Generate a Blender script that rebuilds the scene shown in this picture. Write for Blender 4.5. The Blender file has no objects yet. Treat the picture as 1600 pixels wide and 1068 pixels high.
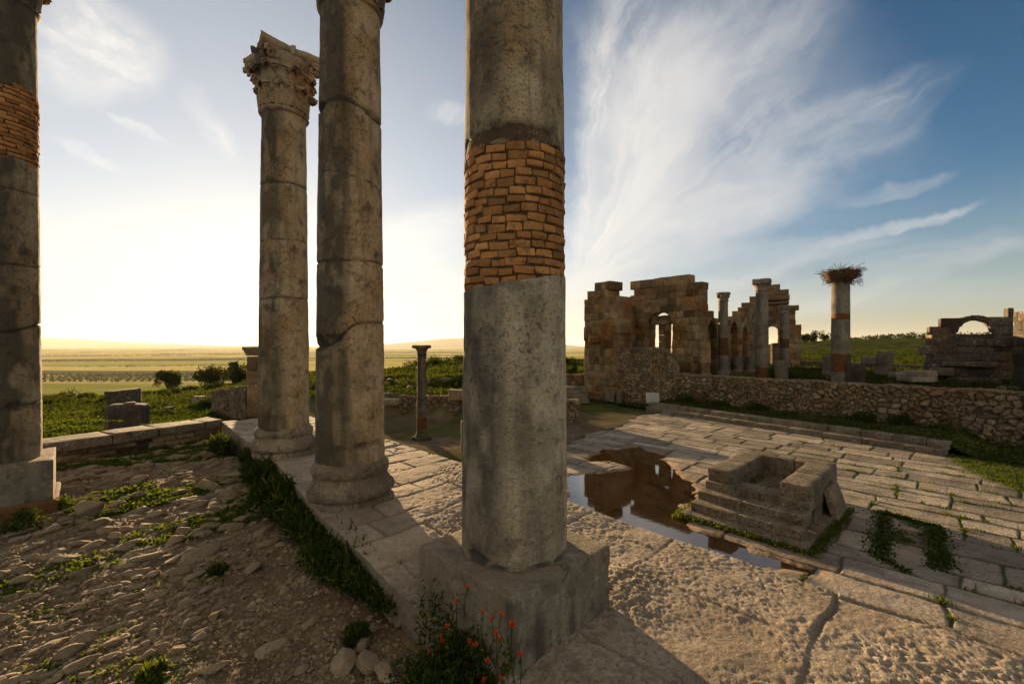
import bpy, math, random
import numpy as np
from mathutils import Vector, Matrix

# ------------------------------------------------------------------ camera
scene = bpy.context.scene
COL = scene.collection
F = 680.0          # focal length in pixels of the 1600 px wide photograph
CZ = 3.6           # camera height above the court
HY = 540.0         # horizon row
cam_d = bpy.data.cameras.new('camera')
cam = bpy.data.objects.new('camera', cam_d); COL.objects.link(cam)
cam_d.sensor_width = 36.0; cam_d.lens = 36.0*F/1600.0
cam_d.shift_y = 6.0/1600.0
cam_d.clip_start = 0.05; cam_d.clip_end = 90000.0
cam.location = (0, 0, CZ); cam.rotation_euler = (math.radians(90), 0, 0)
scene.camera = cam

# ------------------------------------------------------------------ light
SUN_EL = math.radians(7.6)
SUN_AZ = math.radians(-29.6)         # from +Y towards +X
sun_dir = Vector((math.sin(SUN_AZ)*math.cos(SUN_EL), math.cos(SUN_AZ)*math.cos(SUN_EL), math.sin(SUN_EL)))
sd = bpy.data.lights.new('sun', 'SUN'); so = bpy.data.objects.new('sun', sd); COL.objects.link(so)
sd.energy = 4.4; sd.angle = math.radians(0.6); sd.color = (1.0, 0.68, 0.36)
so.rotation_euler = sun_dir.to_track_quat('Z', 'Y').to_euler()
so.location = (-30, 50, 20)

scene.view_settings.view_transform = 'Standard'
scene.view_settings.look = 'None'
scene.view_settings.exposure = 1.75
scene.view_settings.gamma = 1.0
scene.view_settings.use_curve_mapping = False
scene.cycles.max_bounces = 6
scene.cycles.diffuse_bounces = 3
scene.cycles.transparent_max_bounces = 8
scene.cycles.volume_bounces = 1
scene.cycles.use_denoising = True

# ------------------------------------------------------------------ node helper
class NT:
    def __init__(s, tree): s.t = tree; s.N = tree.nodes; s.L = tree.links
    def new(s, typ, **kw):
        n = s.N.new(typ)
        for k, v in kw.items(): setattr(n, k, v)
        return n
    def put(s, sock, v):
        if isinstance(v, bpy.types.NodeSocket): s.L.new(v, sock)
        elif v is not None: sock.default_value = v
    def m(s, op, a, b=None, c=None, clamp=False):
        n = s.new('ShaderNodeMath', operation=op, use_clamp=clamp)
        s.put(n.inputs[0], a)
        if b is not None: s.put(n.inputs[1], b)
        if c is not None: s.put(n.inputs[2], c)
        return n.outputs[0]
    def ss(s, x, a, b, o0=0.0, o1=1.0):
        n = s.new('ShaderNodeMapRange', interpolation_type='SMOOTHSTEP')
        s.put(n.inputs[0], x); s.put(n.inputs[1], a); s.put(n.inputs[2], b); s.put(n.inputs[3], o0); s.put(n.inputs[4], o1)
        return n.outputs[0]
    def xyz(s, x, y, z=0.0):
        n = s.new('ShaderNodeCombineXYZ'); s.put(n.inputs[0], x); s.put(n.inputs[1], y); s.put(n.inputs[2], z)
        return n.outputs[0]
    def noise(s, vec, scale=1.0, detail=4.0, rough=0.55, dist=0.0):
        n = s.new('ShaderNodeTexNoise'); s.put(n.inputs['Vector'], vec)
        n.inputs['Scale'].default_value = scale; n.inputs['Detail'].default_value = detail
        n.inputs['Roughness'].default_value = rough; n.inputs['Distortion'].default_value = dist
        return n
    def mix(s, fac, a, b, blend='MIX'):
        n = s.new('ShaderNodeMix', data_type='RGBA', blend_type=blend)
        s.put(n.inputs[0], fac); s.put(n.inputs[6], a if not isinstance(a, tuple) else (*a, 1) if len(a) == 3 else a)
        s.put(n.inputs[7], b if not isinstance(b, tuple) else (*b, 1) if len(b) == 3 else b)
        return n.outputs[2]
    def attr(s, name):
        n = s.new('ShaderNodeAttribute'); n.attribute_name = name
        return n.outputs['Fac']

# ------------------------------------------------------------------ sky
world = bpy.data.worlds.new('World'); scene.world = world; world.use_nodes = True
w = NT(world.node_tree); w.N.clear()
sky = w.new('ShaderNodeTexSky', sky_type='NISHITA')
sky.sun_disc = False; sky.sun_elevation = SUN_EL; sky.sun_rotation = SUN_AZ
sky.altitude = 400; sky.air_density = 1.0; sky.dust_density = 0.55; sky.ozone_density = 2.2
tc = w.new('ShaderNodeTexCoord')
sep = w.new('ShaderNodeSeparateXYZ'); w.L.new(tc.outputs['Generated'], sep.inputs[0])
dy = w.m('MAXIMUM', sep.outputs[1], 0.05)
cx = w.m('MULTIPLY', w.m('DIVIDE', sep.outputs[0], dy), 6.8)        # cirrus laid out by compass direction
cy = w.m('MULTIPLY', w.m('DIVIDE', sep.outputs[2], dy), 6.8)
p0 = w.xyz(cx, cy, 0)
wn = w.noise(p0, 0.7, 5.0, 0.6)
wsep = w.new('ShaderNodeSeparateColor'); w.L.new(wn.outputs['Color'], wsep.inputs[0])
wx = w.m('MULTIPLY_ADD', w.m('SUBTRACT', wsep.outputs[0], 0.5), 0.75, cx)
wy = w.m('MULTIPLY_ADD', w.m('SUBTRACT', wsep.outputs[1], 0.5), 0.75, cy)
def local(ox, oy, ang, x=wx, y=wy):
    ca, sa = math.cos(ang), math.sin(ang)
    dx = w.m('SUBTRACT', x, ox); dyy = w.m('SUBTRACT', y, oy)
    a = w.m('ADD', w.m('MULTIPLY', dx, ca), w.m('MULTIPLY', dyy, sa))
    b = w.m('ADD', w.m('MULTIPLY', dx, -sa), w.m('MULTIPLY', dyy, ca))
    return a, b
def blob(px, py, rx, ry, deg, amp, stretch=5.0, sc=2.0, floor=0.25, hard=1.0):
    """soft fibrous cloud centred in one direction, fibres along the angle"""
    a, b = local((px-800)/100.0, (HY-py)/100.0, math.radians(deg))
    q = w.m('ADD', w.m('POWER', w.m('ABSOLUTE', w.m('DIVIDE', a, rx/100.0)), 2.0), w.m('POWER', w.m('ABSOLUTE', w.m('DIVIDE', b, ry/100.0)), 2.0))
    fall = w.ss(q, 1.25, 0.0)
    nz = w.noise(w.xyz(w.m('DIVIDE', a, stretch), b, px*0.013), sc, 7.0, 0.62, 0.4)
    fib = w.ss(nz.outputs['Fac'], 0.34, 0.72, floor, 1.0)
    return w.m('MULTIPLY', w.m('MULTIPLY', fall, fib), amp)
# great fan of cirrus on the right: fibres spread from a point low on its left side
fx = w.m('SUBTRACT', wx, 0.95); fy = w.m('SUBTRACT', wy, 0.75)
fr = w.m('SQRT', w.m('ADD', w.m('MULTIPLY', fx, fx), w.m('MULTIPLY', fy, fy)))
fa = w.m('ARCTAN2', fy, fx)
fn = w.noise(w.xyz(w.m('MULTIPLY', fa, 2.6), w.m('MULTIPLY', fr, 0.16), 3.3), 2.3, 9.0, 0.64, 0.5)
fn2 = w.noise(w.xyz(cx, cy, 5.0), 0.5, 5.0, 0.6, 0.6)
fib = w.ss(fn.outputs['Fac'], 0.36, 0.62, 0.50, 1.0)
edge = w.m('MULTIPLY', w.ss(fa, 0.16, 0.52), w.ss(fa, 1.62, 1.42))
rad = w.m('MULTIPLY', w.ss(fr, 0.1, 0.9), w.ss(fr, 6.9, 2.6))
leftness = w.ss(fa, 0.35, 1.3, 0.62, 1.0)
fan = w.m('MULTIPLY', w.m('MULTIPLY', edge, rad), w.m('MULTIPLY', fib, leftness))
fan = w.m('MULTIPLY', fan, w.ss(fn2.outputs['Fac'], 0.25, 0.6, 0.55, 1.15))
# closeness to the sun warms and brightens the cirrus
sv = w.new('ShaderNodeVectorMath', operation='DOT_PRODUCT')
w.L.new(tc.outputs['Generated'], sv.inputs[0]); sv.inputs[1].default_value = sun_dir
near = w.ss(sv.outputs['Value'], 0.55, 1.0)
dens = [fan]
dens.append(blob(1090, 325, 190, 85, 14, 0.90, 3.0, 1.6, 0.6))
dens.append(blob(1030, 190, 190, 100, 66, 0.85, 3.0, 1.4, 0.55))
dens.append(blob(1150, 70, 230, 120, 35, 0.50, 4.0, 1.2, 0.35))
dens.append(blob(1400, 355, 150, 11, 16, 0.75, 6.0, 2.5, 0.35))
dens.append(blob(1400, 295, 110, 16, 20, 0.40, 6.0, 2.5, 0.3))
dens.append(blob(1490, 395, 210, 24, 11, 0.45, 7.0, 2.0, 0.2))
dens.append(blob(1120, 420, 330, 34, 8, 0.50, 7.0, 2.0, 0.3))
dens.append(blob(1330, 195, 200, 55, 26, 0.50, 7.0, 2.0, 0.2))
dens.append(blob(1370, 450, 190, 16, 14, 0.35, 7.0, 2.0, 0.2))
dens.append(blob(910, 330, 60, 60, 50, 0.45, 2.0, 2.0, 0.2))
dens.append(blob(930, 400, 130, 55, 12, 0.55, 4.0, 2.0, 0.3))
dens.append(blob(150, 60, 130, 85, -30, 0.85, 2.6, 1.5, 0.25))
dens.append(blob(60, 110, 130, 50, -20, 0.4, 3.0, 1.5, 0.2))
dens.append(blob(325, 185, 80, 22, -50, 0.40, 4.0, 2.5, 0.1))
dens.append(blob(215, 200, 60, 9, -28, 0.40, 4.0, 2.5, 0.2))
dens.append(blob(140, 240, 80, 14, -30, 0.40, 4.0, 2.5, 0.2))
dens.append(blob(660, 375, 120, 60, 20, 0.50, 4.0, 1.6, 0.2))
dens.append(blob(705, 175, 24, 40, 60, 0.45, 2.0, 2.5, 0.2))
dens.append(blob(800, 480, 900, 42, 2, 0.35, 12.0, 1.2, 0.3))
tot = dens[0]
for d_ in dens[1:]: tot = w.m('SUBTRACT', 1.0, w.m('MULTIPLY', w.m('SUBTRACT', 1.0, tot, clamp=True), w.m('SUBTRACT', 1.0, d_, clamp=True)))
tot = w.m('MULTIPLY', tot, w.ss(sep.outputs[1], 0.05, 0.25), clamp=True)
tot = w.m('MULTIPLY', tot, 0.88)
ccol = w.mix(near, (4.7, 4.6, 4.5), (7.5, 7.0, 6.2))
hs = w.new('ShaderNodeHueSaturation'); w.L.new(w.ss(sv.outputs['Value'], 0.35, 0.95, 1.30, 0.85), hs.inputs['Saturation']); w.L.new(sky.outputs[0], hs.inputs['Color'])
lum = w.new('ShaderNodeRGBToBW'); w.L.new(sky.outputs[0], lum.inputs[0])
kk = w.m('DIVIDE', w.m('MULTIPLY', w.m('POWER', lum.outputs[0], 0.6), 0.92), w.m('ADD', 1.0, w.m('POWER', w.m('DIVIDE', lum.outputs[0], 3.0), 1.2)))          # eases the glare round the sun
kc = w.new('ShaderNodeCombineColor'); [w.L.new(kk, kc.inputs[i_]) for i_ in range(3)]
skyb = w.mix(1.0, hs.outputs[0], kc.outputs[0], 'MULTIPLY')
veil = w.m('MULTIPLY', w.ss(sep.outputs[2], 0.30, 0.0), 0.55)                       # thin milky layer low over the land
skyb = w.mix(veil, skyb, w.mix(near, (2.8, 2.75, 2.75), (6.8, 6.3, 5.4)))
aur = w.m('MULTIPLY', w.ss(sv.outputs['Value'], 0.66, 0.985), 0.34)                   # thin cirrostratus glowing round the sun
skyb = w.mix(aur, skyb, (5.7, 5.6, 5.35))
skyc = w.mix(tot, skyb, ccol)
# broken warm cloud added to the unseen sky behind the viewer as fill light
bn = w.noise(tc.outputs['Generated'], 2.2, 6.0, 0.6, 0.4)
bk = w.m('MULTIPLY', w.m('MULTIPLY', w.ss(sep.outputs[1], 0.10, -0.25), w.ss(sep.outputs[2], 0.05, 0.42)), w.ss(bn.outputs['Fac'], 0.30, 0.60))
skyc = w.mix(w.m('MULTIPLY', bk, 0.70), skyc, (6.8, 5.5, 3.8))
bg = w.new('ShaderNodeBackground'); w.L.new(skyc, bg.inputs[0]); bg.inputs[1].default_value = 0.05
wo = w.new('ShaderNodeOutputWorld'); w.L.new(bg.outputs[0], wo.inputs[0])

# ------------------------------------------------------------------ numeric helpers
rng = np.random.default_rng(11)
R2 = math.sqrt(2.0)
def gp(px, py, z=0.0):
    Y = (CZ-z)*F/(py-HY); return np.array([(px-800)/F*Y, Y, z])
def vp(px, py, Y): return np.array([(px-800)/F*Y, Y, CZ-(py-HY)/F*Y])
def uv2xy(u, v): return (u+v)/R2, (v-u)/R2
def xy2uv(x, y): return (x-y)/R2, (x+y)/R2
def sstep(x, a, b):
    t = np.clip((x-a)/(b-a), 0, 1); return t*t*(3-2*t)
def _h(ix, iy, iz, seed):
    n = (ix*374761393 + iy*668265263 + iz*1440662683 + seed*1274126177) & 0xffffffff
    n = ((n ^ (n >> 13))*1274126177) & 0xffffffff
    n = ((n ^ (n >> 16))*668265263) & 0xffffffff
    n ^= n >> 15
    return (n & 0xffffff)/16777215.0
def vnoise(P, seed=0):
    P = np.asarray(P, float); I = np.floor(P).astype(np.int64); f = P-I; f = f*f*f*(f*(f*6-15)+10)
    r = 0
    for dx in (0, 1):
        for dy in (0, 1):
            for dz in (0, 1):
                wgt = (f[..., 0] if dx else 1-f[..., 0])*(f[..., 1] if dy else 1-f[..., 1])*(f[..., 2] if dz else 1-f[..., 2])
                r = r + wgt*_h(I[..., 0]+dx, I[..., 1]+dy, I[..., 2]+dz, seed)
    return r*2-1
def fbm(P, octv=4, seed=0, gain=0.5):
    P = np.asarray(P, float); a = 1.0; r = 0; n = 0
    for k in range(octv):
        r = r + a*vnoise(P*(2.03**k)+k*17.3, seed+k); n += a; a *= gain
    return r/n
def n2(x, y, s, octv=4, seed=0, gain=0.5):
    return fbm(np.stack([x*s, y*s, np.zeros_like(x)+seed*3.7], -1), octv, seed, gain)
def worley(x, y, seed=0, jit=0.9):
    ix = np.floor(x).astype(np.int64); iy = np.floor(y).astype(np.int64)
    d1 = np.full(x.shape, 9.0); d2 = np.full(x.shape, 9.0); cid = np.zeros(x.shape)
    cxx = np.zeros(x.shape); cyy = np.zeros(x.shape); zz = np.zeros_like(ix)
    for ax in (-1, 0, 1):
        for ay in (-1, 0, 1):
            jx = ix+ax; jy = iy+ay
            px = jx+0.5+(_h(jx, jy, zz, seed)-0.5)*jit; py = jy+0.5+(_h(jx, jy, zz, seed+5)-0.5)*jit
            d = np.hypot(x-px, y-py); nw = d < d1
            d2 = np.where(nw, d1, np.minimum(d2, d)); cid = np.where(nw, _h(jx, jy, zz, seed+9), cid)
            cxx = np.where(nw, px, cxx); cyy = np.where(nw, py, cyy); d1 = np.where(nw, d, d1)
    return d1, d2, cid, cxx, cyy

# ------------------------------------------------------------------ mesh helpers
def raw_mesh(name, V, Q=None, T=None, smooth=True, attrs=None):
    me = bpy.data.meshes.new(name); V = np.asarray(V, np.float32)
    loops = []; starts = []; pos = 0
    if Q is not None and len(Q):
        Q = np.asarray(Q, np.int32); loops.append(Q.ravel()); starts.append(pos+4*np.arange(len(Q))); pos += 4*len(Q)
    if T is not None and len(T):
        T = np.asarray(T, np.int32); loops.append(T.ravel()); starts.append(pos+3*np.arange(len(T))); pos += 3*len(T)
    loops = np.concatenate(loops); starts = np.concatenate(starts).astype(np.int32)
    me.vertices.add(len(V)); me.vertices.foreach_set('co', V.ravel())
    me.loops.add(len(loops)); me.loops.foreach_set('vertex_index', loops)
    me.polygons.add(len(starts)); me.polygons.foreach_set('loop_start', starts)
    me.update(calc_edges=True)
    me.polygons.foreach_set('use_smooth', np.full(len(starts), bool(smooth)))
    for k, a in (attrs or {}).items():
        at = me.attributes.new(k, 'FLOAT', 'POINT'); at.data.foreach_set('value', np.asarray(a, np.float32).ravel())
    me.validate(); me.update()
    return me
class MB:
    def __init__(s): s.V = []; s.Q = []; s.T = []; s.A = []; s.n = 0
    def add(s, V, Q=None, T=None, tint=0.5):
        V = np.asarray(V, float).reshape(-1, 3)
        if Q is not None and len(Q): s.Q.append(np.asarray(Q)+s.n)
        if T is not None and len(T): s.T.append(np.asarray(T)+s.n)
        s.V.append(V); s.A.append(np.broadcast_to(np.asarray(tint, float), (len(V),)).copy()); s.n += len(V)
        return s
    def build(s, name, mat, parent=None, origin=None, smooth=True, extra=None, flat_angle=None):
        V = np.concatenate(s.V); Q = np.concatenate(s.Q) if s.Q else None; T = np.concatenate(s.T) if s.T else None
        attrs = {'tint': np.concatenate(s.A)}
        if extra: attrs.update(extra)
        return link(name, V, Q, T, mat, parent, origin, smooth, attrs)
def link(name, V, Q, T, mat, parent=None, origin=None, smooth=True, attrs=None):
    """V in world coordinates; the object's origin is put at `origin` (or the parent's place)"""
    if origin is None: origin = parent_world(parent) if parent is not None else (0, 0, 0)
    me = raw_mesh(name, np.asarray(V, float)-np.asarray(origin, float), Q, T, smooth, attrs)
    me.materials.append(mat)
    o = bpy.data.objects.new(name, me); COL.objects.link(o)
    if parent is not None:
        o.parent = parent; o.location = Vector(origin)-Vector(parent_world(parent))
    else: o.location = origin
    return o
def parent_world(p):
    v = Vector((0, 0, 0))
    while p is not None: v += Vector(p.location); p = p.parent
    return v
def tag(o, label=None, cat=None, group=None, kind=None):
    if label: o['label'] = label
    if cat: o['category'] = cat
    if group: o['group'] = group
    if kind: o['kind'] = kind
    return o
def thing(name, label, cat, loc, group=None):
    o = bpy.data.objects.new(name, None); COL.objects.link(o); o.location = loc; o.empty_display_size = 0.2
    return tag(o, label, cat, group)
def copy_tree(o, loc=None, rot=None, scale=None, label=None, parent=None):
    c = o.copy(); COL.objects.link(c)
    if parent is not None: c.parent = parent
    if loc is not None: c.location = loc
    if rot is not None: c.rotation_euler = (0, 0, rot)
    if scale is not None: c.scale = (scale, scale, scale) if not isinstance(scale, tuple) else scale
    if label: c['label'] = label
    for ch in [k for k in o.children]:
        copy_tree(ch, parent=c)
    return c
def gridQ(nu, nv, closed_u=False):
    i = np.arange(nu if closed_u else nu-1)[:, None]; j = np.arange(nv-1)[None, :]
    i2 = (i+1) % nu
    return np.stack([i*nv+j+0*i, i2*nv+j, i2*nv+j+1, i*nv+j+1], -1).reshape(-1, 4)
def rbox(size, r=0.02, seg=2, noise=0.0, ns=3.0, seed=0, jit=0.0):
    """rounded, worn stone block centred at the origin"""
    h = np.asarray(size, float)/2; r = min(r, 0.45*min(size))
    sg = (seg,)*3 if isinstance(seg, int) else seg
    ax = []
    for k in range(3):
        c = np.linspace(-h[k]+r, h[k]-r, sg[k]+1)
        ax.append(np.concatenate([[-h[k], -h[k]+0.35*r], c, [h[k]-0.35*r, h[k]]]))
    Vs = []; Qs = []; n = 0
    for k in range(3):
        a, b = (k+1) % 3, (k+2) % 3
        A, B = np.meshgrid(ax[a], ax[b], indexing='ij')
        for s in (-1, 1):
            P = np.zeros(A.shape+(3,)); P[..., a] = A; P[..., b] = B; P[..., k] = s*h[k]
            Q = gridQ(*A.shape)
            if s < 0: Q = Q[:, ::-1]
            Vs.append(P.reshape(-1, 3)); Qs.append(Q+n); n += A.size
    V = np.concatenate(Vs); Q = np.concatenate(Qs)
    key = np.round(V/1e-5).astype(np.int64)
    _, idx, inv = np.unique(key, axis=0, return_index=True, return_inverse=True); inv = inv.ravel()
    V = V[idx]; Q = inv[Q]
    q = np.clip(V, -(h-r), h-r); d = V-q; L = np.linalg.norm(d, axis=1, keepdims=True); N = d/np.maximum(L, 1e-9)
    V = q+N*np.minimum(L, r)
    if noise: V = V+N*(fbm(V*ns+seed*7.1, 4, seed)[:, None]*noise)
    if jit:
        t = V/h; cj = np.random.default_rng(seed+99).uniform(-jit, jit, (2, 2, 2, 3)); wv = (t+1)/2
        off = 0
        for i in (0, 1):
            for j in (0, 1):
                for k in (0, 1):
                    ww = (wv[:, 0] if i else 1-wv[:, 0])*(wv[:, 1] if j else 1-wv[:, 1])*(wv[:, 2] if k else 1-wv[:, 2])
                    off = off+ww[:, None]*cj[i, j, k]
        V = V+off
    return V, Q
def frame(V, o, ex, ey=None, tilt=0.0):
    """place local coords: x along ex (2-D), y = perpendicular, z up"""
    ex = np.asarray(ex, float)[:2]; ex = ex/np.linalg.norm(ex)
    ey = np.array([-ex[1], ex[0]]) if ey is None else np.asarray(ey, float)[:2]
    W = np.empty_like(V); W[:, :2] = V[:, 0:1]*ex+V[:, 1:2]*ey+np.asarray(o)[:2]; W[:, 2] = V[:, 2]+o[2]
    return W
def rot3(V, rx=0, ry=0, rz=0):
    M = np.array(Matrix.Rotation(rz, 3, 'Z') @ Matrix.Rotation(ry, 3, 'Y') @ Matrix.Rotation(rx, 3, 'X'))
    return V @ M.T
def rock(size, seed, seg=14, rough=0.16, lo=0.50, hi=0.86, cuts=14):
    th = np.linspace(0, 2*np.pi, seg*2, endpoint=False); ph = np.linspace(0.0, np.pi, seg+1)
    TH, PH = np.meshgrid(th, ph, indexing='ij')
    N = np.stack([np.cos(TH)*np.sin(PH), np.sin(TH)*np.sin(PH), np.cos(PH)], -1).reshape(-1, 3)
    rr = np.random.default_rng(seed); d = np.ones(len(N))
    for _ in range(cuts):
        pn = rr.normal(size=3); pn /= np.linalg.norm(pn); c = rr.uniform(lo, hi); dot = N @ pn
        d = np.where(dot*d > c, c/np.maximum(dot, 1e-6), d)
    d = d*(1+rough*fbm(N*1.7+seed*3.3, 4, seed))
    return N*d[:, None]*np.asarray(size)/2, gridQ(seg*2, seg+1, True)
def lathe(zs, rs, nt=48, cap=True):
    th = np.linspace(0, 2*np.pi, nt, endpoint=False)
    R = np.asarray(rs)[None, :]+np.zeros((nt, 1)); Z = np.asarray(zs)[None, :]+np.zeros((nt, 1))
    V = np.stack([np.cos(th)[:, None]*R, np.sin(th)[:, None]*R, Z], -1).reshape(-1, 3)
    return V, gridQ(nt, len(zs), True), th
def leaves(P, size, rr, up=0.3, aspect=0.55):
    """one folded leaf (two triangles' worth, a quad) per point"""
    n = len(P); size = np.broadcast_to(size, (n,))
    d = rr.normal(size=(n, 3)); d[:, 2] += up; d /= np.linalg.norm(d, axis=1, keepdims=True)
    s = np.cross(d, rr.normal(size=(n, 3))); s /= np.linalg.norm(s, axis=1, keepdims=True)
    nn = np.cross(d, s)
    a = P; b = P+d*size[:, None]*0.5+s*(size*aspect*0.5)[:, None]+nn*(size*0.08)[:, None]
    c = P+d*size[:, None]; e = P+d*size[:, None]*0.5-s*(size*aspect*0.5)[:, None]+nn*(size*0.08)[:, None]
    V = np.stack([a, b, c, e], 1).reshape(-1, 3); Q = np.arange(4*n).reshape(-1, 4)
    tint = np.repeat(rr.uniform(0, 1, n), 4)
    return V, Q, tint
def blades(P, hgt, wid, rr, lean=0.5):
    n = len(P); hgt = np.broadcast_to(hgt, (n,))*rr.uniform(0.5, 1.2, n); a = rr.uniform(0, 2*np.pi, n)
    s = np.stack([np.cos(a), np.sin(a), 0*a], 1)*(np.broadcast_to(wid, (n,))[:, None]/2)
    b = rr.uniform(0, 2*np.pi, n); l = rr.uniform(0, lean, n)*hgt
    tip = P+np.stack([np.cos(b)*l, np.sin(b)*l, hgt], 1)
    V = np.stack([P-s, P+s, tip], 1).reshape(-1, 3); T = np.arange(3*n).reshape(-1, 3)
    return V, T, np.repeat(rr.uniform(0, 1, n), 3)

# ------------------------------------------------------------------ materials
def stone_mat(name, light, mid, dark, s=1.0, dark_amt=0.5, bump=0.35, rough=0.9, warm=None, warm_amt=0.0, tintamt=0.7, spots=0.35, finebump=70.0, streak=0.0, val=0.86, sat=1.15, lichen=0.5):
    m = bpy.data.materials.new(name); m.use_nodes = True; t = NT(m.node_tree); t.N.clear()
    co = t.new('ShaderNodeTexCoord').outputs['Object']
    na = t.noise(co, 1.3*s, 8, 0.6, 0.3).outputs['Fac']; nb = t.noise(co, 4.5*s, 9, 0.65, 0.2).outputs['Fac']
    nc = t.noise(co, 26*s, 6, 0.6).outputs['Fac']; nd = t.noise(co, 0.8*s, 6, 0.6, 0.6).outputs['Fac']
    col = t.mix(t.ss(na, 0.35, 0.65), mid, light)
    if warm is not None: col = t.mix(t.m('MULTIPLY', t.ss(nd, 0.44, 0.66), warm_amt), col, warm)
    col = t.mix(t.m('MULTIPLY', t.ss(nb, 0.50, 0.68), dark_amt), col, dark)
    if streak:
        mp = t.new('ShaderNodeMapping'); mp.inputs['Scale'].default_value = (5*s, 5*s, 0.45*s); t.L.new(co, mp.inputs[0])
        st = t.noise(mp.outputs[0], 1.0, 6, 0.6, 0.3).outputs['Fac']
        col = t.mix(t.m('MULTIPLY', t.ss(st, 0.48, 0.70), streak), col, dark)
    col = t.mix(t.m('MULTIPLY', t.ss(nc, 0.54, 0.68), spots), col, t.mix(0.5, dark, mid))
    col = t.mix(t.m('MULTIPLY', t.ss(nc, 0.42, 0.30), spots*0.6), col, light)
    ne = t.noise(co, 95*s, 3, 0.7).outputs['Fac']
    col = t.mix(t.m('MULTIPLY', t.ss(ne, 0.52, 0.66), 0.35), col, dark)
    col = t.mix(t.m('MULTIPLY', t.ss(ne, 0.46, 0.34), 0.30), col, light)
    nf = t.noise(co, 17*s, 5, 0.55, 0.6).outputs['Fac']; ng = t.noise(co, 42*s, 3, 0.55, 0.3).outputs['Fac']
    col = t.mix(t.m('MULTIPLY', t.m('MULTIPLY', t.ss(nf, 0.575, 0.60), t.ss(na, 0.40, 0.60)), lichen), col, (0.46, 0.43, 0.35))
    col = t.mix(t.m('MULTIPLY', t.m('MULTIPLY', t.ss(nf, 0.43, 0.405), t.ss(nd, 0.42, 0.60)), lichen*1.3, clamp=True), col, dark)
    col = t.mix(t.m('MULTIPLY', t.ss(ng, 0.595, 0.62), lichen*1.2, clamp=True), col, t.mix(0.35, dark, mid))
    tin = t.m('MULTIPLY_ADD', t.m('SUBTRACT', t.attr('tint'), 0.5), tintamt, 1.0)
    tc_ = t.new('ShaderNodeCombineColor'); [t.L.new(tin, tc_.inputs[k]) for k in range(3)]
    col = t.mix(1.0, col, tc_.outputs[0], 'MULTIPLY')
    col = t.mix(t.attr('patina'), col, dark)
    col = t.mix(t.attr('rust'), col, t.mix(t.ss(nb, 0.40, 0.62), (0.17, 0.062, 0.024), (0.06, 0.034, 0.022)))
    col = t.mix(t.attr('mud'), col, t.mix(nb, (0.20, 0.112, 0.042), (0.30, 0.18, 0.08)))
    col = t.mix(t.attr('moss'), col, (0.035, 0.05, 0.012))
    hs_ = t.new('ShaderNodeHueSaturation'); hs_.inputs['Saturation'].default_value = sat; hs_.inputs['Value'].default_value = val; t.L.new(col, hs_.inputs['Color']); col = hs_.outputs[0]
    b1 = t.noise(co, finebump, 6, 0.7).outputs['Fac']; b2 = t.noise(co, finebump*0.22, 6, 0.65).outputs['Fac']
    hgt = t.m('ADD', t.m('ADD', t.m('MULTIPLY', b1, 0.35), b2), t.m('MULTIPLY', t.ss(ng, 0.60, 0.64), -0.35*lichen))
    bp = t.new('ShaderNodeBump'); bp.inputs['Strength'].default_value = bump; bp.inputs['Distance'].default_value = 0.03; t.L.new(hgt, bp.inputs['Height'])
    bs = t.new('ShaderNodeBsdfPrincipled'); t.L.new(col, bs.inputs['Base Color']); bs.inputs['Roughness'].default_value = rough
    bs.inputs['Specular IOR Level'].default_value = 0.25; t.L.new(bp.outputs[0], bs.inputs['Normal'])
    o = t.new('ShaderNodeOutputMaterial'); t.L.new(bs.outputs[0], o.inputs[0])
    return m
def leaf_mat(name, c1, c2, trans=0.45, c3=None):
    m = bpy.data.materials.new(name); m.use_nodes = True; t = NT(m.node_tree); t.N.clear()
    tn = t.attr('tint'); col = t.mix(tn, c1, c2)
    if c3 is not None: col = t.mix(t.ss(tn, 0.86, 0.90), col, c3)
    d = t.new('ShaderNodeBsdfDiffuse'); t.L.new(col, d.inputs[0])
    tr = t.new('ShaderNodeBsdfTranslucent'); t.L.new(t.mix(1.0, col, (1.35, 1.25, 0.55), 'MULTIPLY'), tr.inputs[0])
    mx = t.new('ShaderNodeMixShader'); mx.inputs[0].default_value = trans; t.L.new(d.outputs[0], mx.inputs[1]); t.L.new(tr.outputs[0], mx.inputs[2])
    o = t.new('ShaderNodeOutputMaterial'); t.L.new(mx.outputs[0], o.inputs[0])
    return m
M_COL = stone_mat('column_limestone', (0.54, 0.435, 0.29), (0.375, 0.29, 0.18), (0.045, 0.039, 0.030), 1.6, 0.75, 0.9, warm=(0.36, 0.20, 0.075), warm_amt=0.5, spots=0.6, streak=0.5, val=1.0)
M_COLG = stone_mat('grey_limestone', (0.58, 0.49, 0.345), (0.42, 0.345, 0.23), (0.055, 0.05, 0.042), 1.6, 0.6, 0.9, warm=(0.42, 0.28, 0.14), warm_amt=0.25, spots=0.6, streak=0.4, val=1.0, sat=1.05)
M_BASE = stone_mat('base_limestone', (0.34, 0.28, 0.20), (0.24, 0.19, 0.135), (0.045, 0.042, 0.034), 1.2, 0.6, 0.5, spots=0.4, streak=0.3)
M_PLINTH = stone_mat('plinth_stone', (0.36, 0.31, 0.235), (0.26, 0.215, 0.155), (0.06, 0.055, 0.045), 1.1, 0.5, 0.55, spots=0.4, streak=0.55)
M_CAP = stone_mat('capital_stone', (0.46, 0.37, 0.25), (0.32, 0.24, 0.15), (0.05, 0.04, 0.03), 2.0, 0.65, 0.4, warm=(0.36, 0.19, 0.075), warm_amt=0.5, spots=0.3)
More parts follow.
